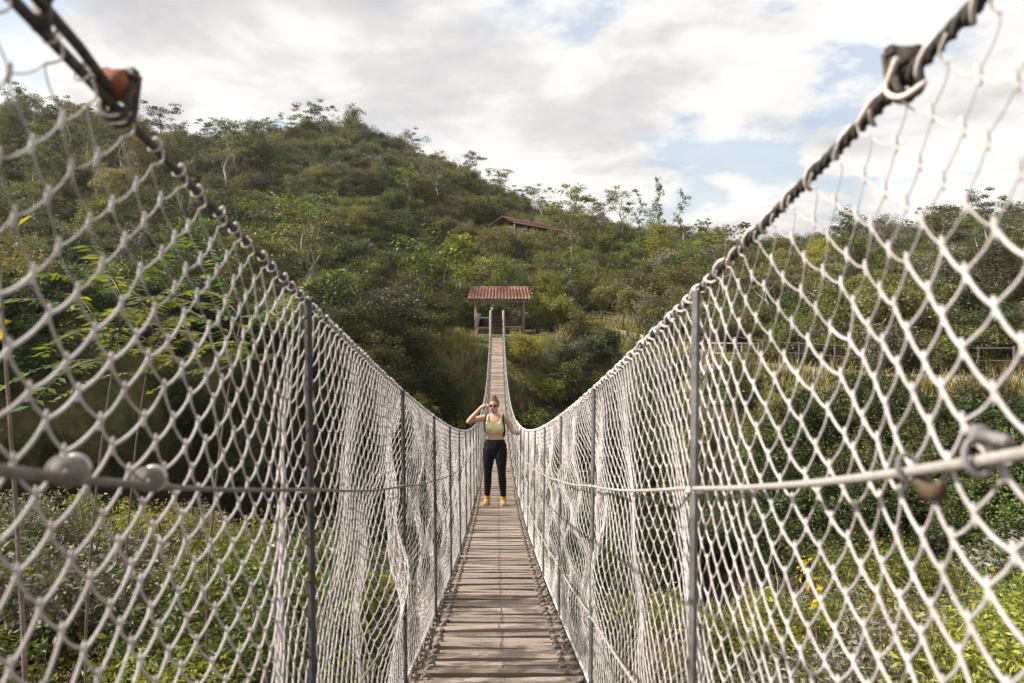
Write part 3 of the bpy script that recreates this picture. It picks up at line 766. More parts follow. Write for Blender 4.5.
PROTO = {}     # kind -> (trunk mesh, crown mesh)
def proto(kind, nm, **k):
    t, c = grow(**k); PROTO[kind] = (t.mesh(kind + '_' + nm[0]), c.mesh(kind + '_' + nm[1], smooth=False))
TC = ('trunk', 'crown'); SC = ('stem', 'foliage')
for i in range(4):   # broad leafy trees, 5 to 6 m
    proto('broad%d' % i, TC, seed=20 + i, h=5.6, tr=.13, base=.28, spread=2.0, limbs=11, clumps_per=5, nleaf=62, leaf=.21, cr=.62, flatten=.75)
for i in range(3):   # open-crowned trees with bare limbs, 7 m
    proto('open%d' % i, TC, seed=40 + i, h=7.0, tr=.13, base=.5, spread=2.5, limbs=8, clumps_per=3, nleaf=70, leaf=.20, cr=.62, flatten=.5, up_bias=.8)
for i in range(2):   # thin upright trees with tufts close to the stem
    proto('thin%d' % i, TC, seed=60 + i, h=8.5, tr=.10, base=.3, spread=.75, limbs=16, clumps_per=2, nleaf=22, leaf=.22, cr=.30, flatten=1.2, up_bias=1.2)
for i in range(2):   # young trees with a bare pale stem
    proto('young%d' % i, TC, seed=70 + i, h=5.0, tr=.06, base=.42, spread=1.15, limbs=9, clumps_per=3, nleaf=42, leaf=.20, cr=.42, flatten=.9, up_bias=.8)
for i in range(5):   # dense shrubs, 2 m
    proto('shrub%d' % i, SC, seed=80 + i, h=1.8, tr=.06, base=.12, spread=.95, limbs=6, clumps_per=4, nleaf=34, leaf=.125, cr=.34, flatten=.8, stems=4)
for i in range(3):   # rounded low trees, leafy to the ground
    proto('dome%d' % i, TC, seed=180 + i, h=2.5, tr=.09, base=.15, spread=1.35, limbs=8, clumps_per=5, nleaf=52, leaf=.15, cr=.46, flatten=.8, stems=3)
for i in range(3):   # loose twiggy shrubs
    proto('loose%d' % i, SC, seed=95 + i, h=2.0, tr=.05, base=.2, spread=.8, limbs=6, clumps_per=3, nleaf=18, leaf=.11, cr=.26, flatten=1., stems=4, up_bias=.9)
for i in range(3):   # bushes close to the bridge with leaves of real size
    proto('bush%d' % i, SC, seed=110 + i, h=1.1, tr=.022, base=.1, spread=.5, limbs=8, clumps_per=4, nleaf=40, leaf=(.055, .043, .066)[i], cr=.16, flatten=.9, stems=5, up_bias=.9, aspect=.38)
for i in range(2):
    proto('twiggy%d' % i, SC, seed=120 + i, h=1.0, tr=.014, base=.15, spread=.42, limbs=7, clumps_per=3, nleaf=14, leaf=.045, cr=.14, flatten=1., stems=6, up_bias=1.0, aspect=.35)

for i in range(2):   # plants with few, large leaves
    proto('broadleaf%d' % i, SC, seed=210 + i, h=1.0, tr=.016, base=.15, spread=.42, limbs=7, clumps_per=2, nleaf=9, leaf=.10, cr=.14, flatten=.9, stems=5, up_bias=.9, aspect=.46)
MATMESH = {}
def with_mat(me, key, mat):
    k = (me.name, key)
    if k not in MATMESH:
        c = me.copy(); c.materials.clear(); c.materials.append(mat); MATMESH[k] = c
    return MATMESH[k]
def plant(name, kind, leaf, x, y, s, label, cat, group=None, rz=None, sz=1.0, sink=.0, bark='bark', parts=TC, z=None):
    z = gh(x, y) - sink if z is None else z
    rz = random.uniform(0, 6.28) if rz is None else rz
    o = empty(name, (x, y, z), label, cat, group, rz); o.scale = (s, s, s * sz)
    t, c = PROTO[kind]
    link(parts[0], with_mat(t, bark, M[bark]), None, o); link(parts[1], with_mat(c, leaf, LEAFS[leaf]), None, o)
    return o
def px(x_, Y): return (x_ - 497) / F * Y
rnd = random.Random(4)

# --- trees and shrubs covering the hillside, told apart only by their kind
TL = {'deep': 'dark green broad-leaved tree in the woodland covering the hills',
      'mid': 'mid green leafy tree in the woodland covering the hills',
      'olive': 'olive green leafy tree in the woodland covering the hills',
      'lime': 'yellow-green leafy tree in the woodland covering the hills',
      'grey': 'grey-green leafy tree in the woodland covering the hills'}
SL = {'deep': 'dark green shrub in the scrub of the far slopes', 'mid': 'mid green shrub in the scrub of the far slopes',
      'olive': 'olive brown-green shrub in the scrub of the far slopes', 'lime': 'yellow-green shrub in the scrub of the far slopes',
      'grey': 'pale grey-green shrub in the scrub of the far slopes'}
def pick(w):
    return rnd.choices(list(w), list(w.values()))[0]
def clear(x, y):
    """keep paths, roofs and the bridge end free"""
    if abs(x) < 1.9 and y < 48.5: return False
    _, ry = far_h(np.array([x]), np.array([y])); ry = float(ry[0])
    if ry - .8 < y < ry + (3.4 if x > -4 else -9): return False
    if .085 < x / y < .185 and ry < y < ry + 8: return False
    return True
taken = []
def spaced(x, y, d):
    for a, c in taken:
        if (a - x) ** 2 + (c - y) ** 2 < d * d: return False
    taken.append((x, y)); return True
nT = 0
for k in range(4000):
    if nT >= 200: break
    ix = rnd.uniform(-60, 1090); Y = rnd.uniform(42, 128) if k % 3 else 1 / rnd.uniform(1 / 135, 1 / 44)
    x = px(ix, Y)
    if not clear(x, Y): continue
    if 440 < ix < 575 and Y < 62: continue
    hx = min(max(ix, 0), 1024)
    dens = fbm(x * .06 + 50, Y * .06, 3)
    left = hx < 330
    if dens < (-.12 if left else .02): continue
    if not spaced(x, Y, 2.6): continue
    kind = rnd.choice(['broad0', 'broad1', 'broad2', 'broad3', 'open2', 'young0', 'open0', 'open1'])
    lf = pick({'deep': 4, 'mid': 4, 'olive': 2, 'grey': 1} if left else {'deep': 2, 'mid': 4, 'olive': 4, 'grey': 2, 'lime': 1.6})
    s = rnd.uniform(.55, 1.05) * (1.2 if left else 1.0)
    plant('hillside_tree', kind, lf, x, Y, s, TL[lf], 'tree', 'trees covering the hills', sz=rnd.uniform(.75, 1.0), bark='bark' if kind.startswith('broad') else 'palebark'); nT += 1
nS = 0
for k in range(6000):
    if nS >= 270: break
    ix = rnd.uniform(-40, 1070); Y = 1 / rnd.uniform(1 / 95, 1 / 24)
    x = px(ix, Y)
    if Y < 22 or not clear(x, Y): continue
    if abs(x) < 3.4 and 38 < Y < 52: continue
    if not spaced(x, Y, 1.25): continue
    _, ry = far_h(np.array([x]), np.array([Y])); below = Y < ry[0]
    lf = pick({'deep': 3, 'mid': 4, 'olive': 3, 'grey': 2.5, 'lime': 1.6} if not below else {'deep': 6, 'mid': 2})
    if below and abs(x) > 5 and rnd.random() < .6: continue
    kind = rnd.choice(['shrub0', 'shrub1', 'shrub2', 'shrub4', 'dome0', 'dome1', 'dome2', 'loose0', 'loose1', 'loose2'])
    plant('hillside_shrub', kind, lf, x, Y, rnd.uniform(.6, 1.35), SL[lf], 'shrub', 'shrubs of the far slopes', sz=rnd.uniform(.7, 1.05), parts=SC); nS += 1

# --- the rest of the scrub, a mass nobody could count: low growth spread over the slopes
def scatter(name, pts, scales, kinds, mat_key):
    """one stuff object: points carrying instances of the plant meshes"""
    me = bpy.data.meshes.new(name); me.from_pydata([tuple(p) for p in pts], [], [])
    at = me.attributes.new('size', 'FLOAT', 'POINT'); at.data.foreach_set('value', np.asarray(scales, np.float32))
    o = link(name, me, None); tag(o, kind='stuff')
    ng = bpy.data.node_groups.new(name, 'GeometryNodeTree')
    ng.interface.new_socket('Geometry', in_out='INPUT', socket_type='NodeSocketGeometry'); ng.interface.new_socket('Geometry', in_out='OUTPUT', socket_type='NodeSocketGeometry')
    N = ng.nodes.new; Lk = ng.links.new
    gi, go = N('NodeGroupInput'), N('NodeGroupOutput'); ip = N('GeometryNodeInstanceOnPoints'); jn = N('GeometryNodeJoinGeometry')
    for kd in reversed(kinds):
        src = bpy.data.objects.new(name + '_source', with_mat(PROTO[kd][1], mat_key, LEAFS[mat_key]))
        oi = N('GeometryNodeObjectInfo'); oi.inputs['Object'].default_value = src; oi.inputs['As Instance'].default_value = True
        Lk(oi.outputs['Geometry'], jn.inputs[0])
    Lk(jn.outputs[0], ip.inputs['Instance']); ip.inputs['Pick Instance'].default_value = True
    ri = N('FunctionNodeRandomValue'); ri.data_type = 'INT'; ri.inputs[4].default_value = 0; ri.inputs[5].default_value = len(kinds) - 1
    Lk(ri.outputs[2], ip.inputs['Instance Index'])
    rr = N('FunctionNodeRandomValue'); rr.data_type = 'FLOAT_VECTOR'; rr.inputs[0].default_value = (-.12, -.12, 0); rr.inputs[1].default_value = (.12, .12, 6.28)
    Lk(rr.outputs[0], ip.inputs['Rotation'])
    na = N('GeometryNodeInputNamedAttribute'); na.data_type = 'FLOAT'; na.inputs[0].default_value = 'size'; Lk(na.outputs[0], ip.inputs['Scale'])
    Lk(gi.outputs[0], ip.inputs['Points']); Lk(ip.outputs[0], go.inputs[0])
    md = o.modifiers.new('scatter', 'NODES'); md.node_group = ng
    return o
def slope_points(n, seed, y0, y1, lo, hi, cond=None, dens0=-1):
    rg = np.random.default_rng(seed); ix = rg.uniform(-260, 1290, n * 3); Y = np.where(rg.random(n * 3) < .7, rg.uniform(38, y1, n * 3), 1 / rg.uniform(1 / y1, 1 / y0, n * 3)); X = (ix - 497) / F * Y
    _, ry = far_h(X, Y)
    ok = ~((np.abs(X) < 1.7) & (Y < 48.5)) & ~((Y > ry - .5) & (Y < ry + 2.6) & (X > -4)) & (fbm(X * .07 + seed, Y * .07, 3) > dens0)
    ok &= ~((X / Y > .085) & (X / Y < .185) & (Y > ry) & (Y < ry + 8))
    ok &= ~((np.abs(X) < 3.0) & (Y > 39) & (Y < 49))
    ok &= ~((Y < ry) & (np.abs(X) > 5) & (rg.random(len(X)) < (.82 if seed in (2, 4, 5) else .55)))
    X, Y = X[ok][:n], Y[ok][:n]
    return np.stack([X, Y, ground_h(X, Y) - .15], -1), rg.uniform(lo, hi, len(X)) * np.interp(Y, [20, 60, 140], [.75, 1.0, 1.7])
for nm, key, n, seed, d0 in (('undergrowth', 'mid', 3200, 1, -.12), ('scrub', 'olive', 2800, 2, -.05), ('thicket', 'deep', 2200, 3, -.04), ('grey_scrub', 'grey', 1500, 4, .0), ('pale_scrub', 'lime', 700, 5, .06)):
    P, S = slope_points(n, seed, 21, 150, .35, .95, None, d0)
    scatter(nm, P, S, ['shrub0', 'dome0', 'shrub2', 'dome1', 'loose1', 'dome2'] if key != 'lime' else ['shrub0', 'shrub1', 'shrub2', 'loose0', 'loose1', 'dome0'], key)

# --- the wooded crest of the hills
for k in range(46):
    ix = 8 + k * 22.5 + rnd.uniform(-9, 9)
    t = (ix - 497) / F; Yr = float(np.interp(t, KT, KN[:, 5])) + rnd.uniform(-9, 1)
    if 545 < ix < 720 and k % 3: continue
    lf = pick({'deep': 4, 'mid': 4, 'olive': 2, 'grey': 1}); big = ix < 370
    kd = rnd.choice(['broad0', 'broad1', 'broad2', 'open1', 'open0', 'open2'])
    plant('crest_tree', kd, lf, t * Yr, Yr, rnd.uniform(.9, 1.4) if big else rnd.uniform(.55, .95), {'deep': 'dark green tree in the uneven row along the hill crest', 'mid': 'mid green tree in the uneven row along the hill crest', 'olive': 'olive green tree in the uneven row along the hill crest', 'grey': 'grey-green tree in the uneven row along the hill crest'}[lf], 'tree', 'trees along the hill crest', sz=rnd.uniform(.65, .9))
for k in range(9):
    ix = 490 + k * 9.5; Y = rnd.uniform(70, 75) + k * .9
    top = 310 - (rnd.uniform(222, 227) + k * 1.0); gz = gh(px(ix, Y), Y); hh = top / F * Y - gz
    lf = rnd.choice(['mid', 'olive', 'grey', 'mid'])
    plant('screen_tree', rnd.choice(['broad0', 'broad1', 'broad2', 'broad3']), lf, px(ix, Y), Y, max(.4, hh / 5.6), {'mid': 'mid green tree screening the wall of the long tiled building', 'olive': 'olive tree screening the wall of the long tiled building', 'grey': 'grey-green tree screening the wall of the long tiled building'}[lf], 'tree', 'trees in front of the long tiled building')
# --- trees that stand out
def single(name, kind, lf, ix, base_y, Y, s, label, **k):
    return plant(name, kind, lf, px(ix, Y), Y, s, label, 'tree', **k)
single('ridge_tree', 'broad1', 'mid', 353, 0, 134, 1.35, 'dark round-crowned tree at the top of the left hill', sz=.9)
single('ridge_tree', 'open0', 'grey', 412, 0, 133, 1.0, 'thin open tree on the ridge just right of the hilltop')
single('ridge_tree', 'open1', 'grey', 470, 0, 135, 1.15, 'leaning open-crowned tree silhouetted halfway down the ridge', sz=.9)
single('ridge_tree', 'open2', 'grey', 500, 0, 133, .9, 'small open tree on the ridge above the long tiled roof')
single('ridge_tree', 'open2', 'deep', 62, 0, 112, 1.0, 'dark sparse tree on the skyline under the left cable clamp')
single('ridge_tree', 'open0', 'deep', 20, 0, 112, 1.15, 'dark twiggy tree on the skyline at the left edge')
single('ridge_tree', 'open1', 'mid', 105, 0, 114, 1.0, 'thin tree on the skyline just right of the left cable clamp')
single('ridge_tree', 'broad0', 'mid', 250, 0, 124, 1.1, 'leafy tree on the skyline left of the hilltop', sz=.85)
single('ridge_tree', 'open0', 'mid', 290, 0, 126, .9, 'open tree on the skyline close to the hilltop', sz=.85)
single('umbrella_tree', 'open1', 'mid', 574, 0, 84, 1.2, 'flat-topped tree standing tall against the cloud right of the long roof', bark='bark')
single('spreading_tree', 'open2', 'mid', 622, 0, 92, 1.0, 'low spreading tree between the flat-topped tree and the slim pair')
single('slim_tree', 'thin0', 'grey', 657, 0, 92, 1.15, 'taller of two slim upright trees against the sky', bark='palebark')
single('slim_tree', 'thin1', 'grey', 683, 0, 92, 1.05, 'shorter of two slim upright trees, nearest the right cable', bark='palebark')
single('feathery_tree', 'open0', 'grey', 600, 0, 90, .85, 'feathery tree just right of the flat-topped one')
single('feathery_tree', 'thin1', 'mid', 641, 0, 94, .8, 'narrow feathery tree left of the slim upright pair')
single('feathery_tree', 'open1', 'mid', 706, 0, 96, .72, 'feathery tree low on the skyline where the right cable crosses it')
single('skyline_tree', 'broad2', 'mid', 850, 0, 88, 1.05, 'rounded bushy tree on the right skyline seen through the net', sz=.9)
single('skyline_tree', 'open0', 'mid', 980, 0, 84, .95, 'twiggy tree on the right skyline near the picture edge')
single('skyline_tree', 'open2', 'olive', 930, 0, 86, .75, 'small open tree on the right skyline between two bigger crowns')
single('yellow_tree', 'broad3', 'lime', 440, 0, 100, .5, 'small bright yellow-green tree high on the left hill')
# young trees left of the shelter
for i, (ix, Y, s, lf, lb) in enumerate(((448, 47, 1.2, 'bright', 'young bright green tree with a pale stem just left of the shelter'),
        (432, 48, 1.35, 'mid', 'slender young tree second to the left of the shelter'),
        (418, 46.5, 1.15, 'mid', 'slender young tree third to the left of the shelter'),
        (462, 52, 1.15, 'bright', 'young tree rising behind the left end of the shelter roof'))):
    single('young_tree', 'young%d' % (i % 2), lf, ix, 0, Y, s, lb, bark='palebark')
single('leafy_tree', 'broad0', 'lime', 548, 0, 52, .62, 'yellow-green tree behind the right end of the shelter roof')
single('leafy_tree', 'broad1', 'mid', 505, 0, 56, .75, 'leafy tree rising directly behind the shelter roof')
plant('flowering_shrub', 'shrub1', 'lime', px(554, 46.5), 46.5, 1.15, 'rounded yellow-green shrub beside the right post of the shelter', 'shrub', parts=SC)
plant('bank_shrub', 'shrub0', 'mid', px(535, 38), 38, 1.25, 'leafy shrub on the bank below and right of the far bridge end', 'shrub', parts=SC)
plant('bank_shrub', 'shrub2', 'bright', px(548, 35), 35, 1.4, 'bright green leafy bush on the slope right of the rising bridge', 'shrub', parts=SC)
plant('bank_shrub', 'shrub3', 'deep', px(425, 33), 33, 1.6, 'dark bush on the slope left of the rising bridge', 'shrub', parts=SC)

for k in range(26):
    t = -.70 + k * .023 + rnd.uniform(-.01, .01); Y = float(np.interp(t, KT, KN[:, 1])) + rnd.uniform(-2.2, 1.5)
    lf = rnd.choice(['deep', 'deep', 'mid'])
    plant('rim_tree', rnd.choice(['broad0', 'broad1', 'broad2', 'broad3']), lf, t * Y, Y, rnd.uniform(.42, .68), {'deep': 'dark tree leaning over the left wall of the gorge', 'mid': 'mid green tree on the left rim of the gorge'}[lf], 'tree', 'trees along the left rim of the gorge', sz=rnd.uniform(.7, .95), sink=rnd.uniform(.2, .9))
for k in range(34):
    Y = rnd.uniform(31, 43); x = rnd.uniform(1.5, 6.5) if k % 3 else rnd.uniform(-7, -2.6)
    lf = rnd.choice(['mid', 'bright', 'mid', 'deep', 'lime'])
    plant('bank_bush', rnd.choice(['shrub0', 'shrub1', 'shrub2', 'shrub3', 'shrub4']), lf, x, Y, rnd.uniform(.8, 1.3), {'mid': 'mid green bush on the bank beneath the far bridge end', 'bright': 'fresh green bush on the bank beneath the far bridge end', 'deep': 'dark bush on the bank beneath the far bridge end', 'lime': 'yellow-green bush on the bank beneath the far bridge end'}[lf], 'bush', 'bushes on the bank beneath the far bridge end', parts=SC, sz=.85)
for k in range(90):
    t = .12 + k * .0069 + rnd.uniform(-.008, .008); Y = float(np.interp(t, KT, KN[:, 1])) - rnd.uniform(1.3, 5.0)
    lf = rnd.choice(['deep', 'deep', 'mid', 'mid'])
    plant('wall_shrub', rnd.choice(['shrub0', 'shrub1', 'loose0', 'loose1', 'loose2', 'shrub3']), lf, t * Y, Y, rnd.uniform(.6, 1.25), {'deep': 'dark shrub growing on the right wall of the gorge', 'mid': 'mid green shrub growing on the right wall of the gorge', 'grey': 'grey-green shrub growing on the right wall of the gorge'}[lf], 'shrub', 'shrubs on the right wall of the gorge', parts=SC)
# --- near bank, seen through the nets
nb = random.Random(21)
NL = {'bright': 'bright green bush on the near bank below the bridge', 'mid': 'mid green bush on the near bank below the bridge',
      'olive': 'dull olive bush on the near bank below the bridge', 'lime': 'yellow-green bush on the near bank below the bridge', 'grey': 'greyish twiggy bush on the near bank below the bridge'}
cnt = 0; nt_ = []
for k in range(3000):
    if cnt >= 150: break
    y = nb.uniform(1.8, 12.5); x = nb.uniform(-9.5, 9.5) * min(1, .25 + y / 9)
    if abs(x) > .72 * y + .6 or abs(x) < .75: continue
    lim = 11.5 if x < 0 else 8.2
    if y > lim: continue
    if any((a - x) ** 2 + (c - y) ** 2 < .36 ** 2 for a, c in nt_): continue
    s = nb.uniform(.6, 1.25)
    top = gh(x, y) + 1.1 * s
    yy = 310 - F * top / y
    ix_ = 497 + F * x / y
    lim_y = (436 if ix_ < 300 else 520) if x < 0 else (600 if ix_ < 870 else 490)
    if yy < lim_y:
        s = (-(lim_y - 310) / F * y - gh(x, y)) / 1.1
        if s < .28: continue
    if abs(x) - .68 * s < .46: continue
    nt_.append((x, y)); cnt += 1
    kd = nb.choice(['bush0', 'bush1', 'bush2', 'twiggy0', 'twiggy1', 'twiggy0']); lf = nb.choices(['bright', 'mid', 'olive', 'lime', 'grey'], [3, 3, 1.6, 2.6, 1.6])[0]
    if kd.startswith('twiggy'): lf = nb.choice(['grey', 'olive', 'lime', 'mid'])
    plant('near_bush', kd, lf, x, y, s, NL[lf], 'bush', 'bushes on the near bank', parts=SC, sink=.08)
cnt = 0
for k in range(900):
    if cnt >= 46: break
    y = nb.uniform(2.0, 8.0); x = nb.choice([-1, -1, 1]) * nb.uniform(1.0, 1 + .62 * y); ix_ = 497 + F * x / y
    if not -60 < ix_ < 1080 or (x > 0 and y > 6.5): continue
    s = nb.uniform(.6, 1.05); lim_y = 440 if x < 0 else (590 if ix_ < 870 else 490)
    if 310 - F * (gh(x, y) + 1.05 * s) / y < lim_y: s = (-(lim_y - 310) / F * y - gh(x, y)) / 1.05
    if s < .35 or abs(x) - .62 * s < .46: continue
    lf = nb.choice(['bright', 'lime', 'bright', 'mid'])
    plant('broadleaf_plant', 'broadleaf%d' % (k % 2), lf, x, y, s, {'bright': 'bright green plant with large leaves standing out of the near bank growth', 'lime': 'yellow-green plant with large leaves standing out of the near bank growth', 'mid': 'mid green plant with large leaves standing out of the near bank growth'}[lf], 'plant', 'large-leaved plants on the near bank', parts=SC, sink=.05); cnt += 1
# bright bush by the right clamp
for (x, y, s, lb) in ((2.62, 4.3, 1.0, 'large bright bush outside the right net below the cable ring'), (3.3, 5.0, 1.0, 'bright leafy bush at the right edge behind the net')):
    plant('leafy_bush', 'bush1', 'lime', x, y, s, lb, 'bush', parts=SC, z=gh(x, y) - .05)

# grasses and fine ground cover of the near bank
def tufts(name, n, seed, region, hmin, hmax, wid, mat, blades=9):
    rg = np.random.default_rng(seed); X, Y = region(rg, n); n = len(X); m = MB(); Z = ground_h(X, Y)
    nb_ = n * blades; bx = np.repeat(X, blades) + rg.normal(0, .05, nb_); by = np.repeat(Y, blades) + rg.normal(0, .05, nb_); bz = np.repeat(Z, blades) - .03
    h = rg.uniform(hmin, hmax, nb_); az = rg.uniform(0, 2 * PI, nb_); ln = rg.uniform(.1, .75, nb_) * h
    dx, dy = np.cos(az), np.sin(az); wx, wy = -dy * wid, dx * wid
    V = np.zeros((nb_, 6, 3))
    for k, (f, wf) in enumerate(((0, 1), (.55, .8), (1, .12))):
        cx_ = bx + dx * ln * f * f; cy_ = by + dy * ln * f * f; cz = bz + h * (f - .18 * f * f * (ln / h))
        V[:, 2 * k] = np.stack([cx_ - wx * wf, cy_ - wy * wf, cz], -1); V[:, 2 * k + 1] = np.stack([cx_ + wx * wf, cy_ + wy * wf, cz], -1)
    b0 = np.arange(nb_)[:, None] * 6
    Q = np.concatenate([b0 + [0, 1, 3, 2], b0 + [2, 3, 5, 4]])
    m.add(V.reshape(-1, 3), Q); o = m.build(name, mat, smooth=False); return tag(o, kind='stuff')
def reg_near(rg, n):
    Y = rg.uniform(1.2, 12, n); X = rg.uniform(-1, 1, n) * (.85 * Y + .8); ok = (np.abs(X) > 1.0) | (Y > 4); return X[ok], Y[ok]
def reg_right(rg, n):
    Y = rg.uniform(3, 8.5, n); X = rg.uniform(1.0, 6.2, n); return X, Y
tufts('dry_grass', 3400, 1, reg_near, .18, .55, .0035, LEAFS['dry'])
tufts('green_grass', 1500, 2, reg_near, .15, .5, .005, LEAFS['mid'])
tufts('tall_grass', 2200, 3, reg_right, .35, .8, .004, LEAFS['dry'])
def reg_rim(rg, n):
    ix = rg.uniform(380, 1150, n); t = (ix - 497) / F
    ry = np.interp(t, KT, KN[:, 1]); Y = ry + np.where(rg.random(n) < .12, rg.uniform(-.9, -.1, n), rg.uniform(2.6, 9, n)); X = t * Y; ok = np.abs(X) > 3.2; return X[ok], Y[ok]
def reg_platform(rg, n):
    Y = rg.uniform(37, 43.4, n); X = np.where(rg.random(n) < .9, rg.uniform(-4.0, -.9, n), rg.uniform(.8, 1.8, n)); return X, Y
tufts('bank_grass', 2600, 4, reg_rim, .3, .8, .02, LEAFS['dry'], 8)
def reg_clear(rg, n):
    t = rg.uniform(.08, .19, n); Y = np.interp(t, KT, KN[:, 1]) + rg.uniform(1.9, 8.5, n); return t * Y, Y
tufts('meadow_grass', 1800, 9, reg_clear, .15, .4, .02, LEAFS['lime'], 8)
tufts('bank_sedge', 2200, 6, reg_rim, .25, .7, .025, LEAFS['olive'], 8)
tufts('tussock_grass', 170, 5, reg_platform, .3, .75, .016, LEAFS['dry'], 16)
tufts('green_tussock', 260, 8, reg_platform, .3, .7, .02, LEAFS['lime'], 12)

# tall feathery-leaved sapling left of the bridge
def sapling(name, x, y, top, fronds, label, leafkey, seed, lsz=.055, flen=.42):
    rg = np.random.default_rng(seed); z = gh(x, y); o = empty(name, (x, y, z), label, 'sapling')
    st = MB(); P = hermite([(0, 0, -.1), (-.16, .05, (top - z) * .35), (-.10, .02, (top - z) * .7), (.04, -.03, top - z)], 6); st.tube(P, np.linspace(.009, .004, len(P)), 6); fo = MB()
    for k in range(fronds):
        p0 = P[len(P) - 1 - (k * 3 // fronds)]; az = k * 2.4 + rg.uniform(-.3, .3); L_ = flen * rg.uniform(.6, 1.15)
        s_ = np.linspace(0, 1, 18)
        R_ = p0 + np.stack([np.cos(az) * L_ * s_, np.sin(az) * L_ * s_, (.25 + .5 * (k % 3)) * L_ * s_ - .5 * L_ * s_ ** 2], -1)
        st.tube(R_, np.linspace(.0035, .0015, 18), 4)
        side = A3(-math.sin(az), math.cos(az), 0)
        for q in R_[2:]:
            for sg in (-1, 1):
                d = side * sg + A3(math.cos(az), math.sin(az), 0) * .45 + A3(0, 0, rg.uniform(-.35, .1)); d /= np.linalg.norm(d)
                w_ = np.cross(d, A3(rg.normal() * .3, rg.normal() * .3, 1)); w_ /= np.linalg.norm(w_); s2 = lsz * rg.uniform(.8, 1.2)
                fo.add([q, q + d * s2 * .45 + w_ * s2 * .2, q + d * s2 + A3(0, 0, -.006), q + d * s2 * .45 - w_ * s2 * .2], [[0, 1, 2, 3]])
    st.build('stem', M['bark'], o); fo.build('foliage', LEAFS[leafkey], o, smooth=False)
sapling('feathery_sapling', -1.62, 3.4, .04, 16, 'sapling with feathery yellow-green leaves nearest the left net', 'bright', 1, .068, .46)
sapling('feathery_sapling', -1.35, 4.1, -.04, 14, 'feathery-leaved sapling a step behind the nearest one', 'bright', 2, .064, .46)
sapling('feathery_sapling', -2.1, 4.8, -.12, 14, 'feathery-leaved sapling farthest from the bridge', 'lime', 3, .068, .46)
def broad_sprig(name, x, y, zt, lf, label, seed, lsz=.07, n=14):
    rg = np.random.default_rng(seed); z = gh(x, y); o = empty(name, (x, y, z), label, 'plant'); H = zt - z
    st = MB(); P = hermite([(0, 0, -.1), (.05, .03, H * .5), (0, 0, H)], 6); st.tube(P, np.linspace(.011, .003, len(P)), 5)
    fo = MB(); C = P[rg.integers(len(P) - 4, len(P), n)] + rg.normal(0, .035, (n, 3)); leaf_quads(fo, C, lsz, rg, .5, .5)
    st.build('stem', M['bark'], o); fo.build('foliage', LEAFS[lf], o, smooth=False)
broad_sprig('yellow_sprig', -1.08, 1.72, .19, 'yellow', 'plant with yellow leaves at the left edge outside the net', 5, .05, 9)
broad_sprig('orange_sprig', 1.78, 4.5, -1.42, 'yellow', 'orange-yellow leafy sprig in front of the dark gorge on the right', 6, .05, 34)
broad_sprig('orange_sprig', 2.02, 4.2, -1.62, 'lime', 'pale yellow-green sprig beside the orange one on the right', 7, .05, 34)
for i, (x, y, s, lb) in enumerate(((-1.75, 4.3, .62, 'low yellow-leaved plant outside the left net below the middle cable'), (-2.5, 4.6, .8, 'taller yellow-leaved plant behind the left collars of the middle cable'), (-1.2, 3.4, .3, 'small yellow-leaved plant low beside the left net'))):
    plant('yellow_plant', 'twiggy%d' % (i % 2), 'yellow', x, y, s, lb, 'plant', parts=SC)
# bare dry stems tangled through the near growth
def dry_stems(name, n, seed, region):
    rg = np.random.default_rng(seed); X, Y = region(rg, n); n = len(X); Z = ground_h(X, Y); m = MB()
    L_ = rg.uniform(.5, 1.25, n); az = rg.uniform(0, 6.28, n); ln = rg.uniform(.2, .8, n)
    t = np.linspace(0, 1, 6)[None]
    P = np.stack([X[:, None] + np.cos(az)[:, None] * (ln * L_)[:, None] * t ** 1.6 + .03 * np.sin(t * 9 + az[:, None]), Y[:, None] + np.sin(az)[:, None] * (ln * L_)[:, None] * t ** 1.6 + .03 * np.cos(t * 7 + az[:, None]), Z[:, None] - .05 + L_[:, None] * (t - .3 * t ** 2 * ln[:, None])], -1)
    m.tubes_many(P, np.linspace(1, .4, 6)[None] * rg.uniform(.0022, .0055, n)[:, None], 4)
    return tag(m.build(name, M['palebark']), kind='stuff')
dry_stems('dry_stalks', 2200, 31, reg_near)

# ------------------------------------------------------------------ shelter, long roof, path, fences, sign
def tile_sheet(m, A, B, C, D, rows, cols, amp):
    """barrel tiles between eave A-B and ridge D-C: rolls run down the slope, courses step across it"""
    A, B, C, D = map(lambda p: np.asarray(p, float), (A, B, C, D))
    nrm = np.cross(B - A, D - A); nrm /= np.linalg.norm(nrm)
    nu, sub = cols * 6, rows * 2
    u = np.linspace(0, 1, nu + 1); vs = []
    for k in range(rows): vs += [(k / rows, 1.0), ((k + 1) / rows - 1e-3, 0.0)]
    V = []
    rg = np.random.default_rng(cols)
    jit = rg.normal(0, .12, (rows, cols + 1))
    for idx, (v, lift) in enumerate(vs):
        p = (A + (D - A) * v)[None] * (1 - u[:, None]) + (B + (C - B) * v)[None] * u[:, None]
        w = np.abs(np.sin(PI * cols * u)) ** .8 * amp + lift * amp * .35 + amp * .3 * jit[idx // 2][np.minimum((u * cols).astype(int), cols)]
        V.append(p + nrm * w[:, None])
    V = np.vstack(V); n = nu + 1
    i, j = np.meshgrid(np.arange(len(vs) - 1), np.arange(nu), indexing='ij')
    m.add(V, np.stack([i * n + j, i * n + j + 1, i * n + n + j + 1, i * n + n + j], -1).reshape(-1, 4))
PZ = float(deck_z(Y1)) - .01
sh = empty('shelter', (.15, 46.2, PZ), 'small open shelter with a red clay tile roof at the far bridge end', 'shelter')
def sp(m, name, mat, par=sh, smooth=True): return m.build(name, mat, par, smooth=smooth)
W_, ze, zr_ = 1.82, 1.98, 2.66
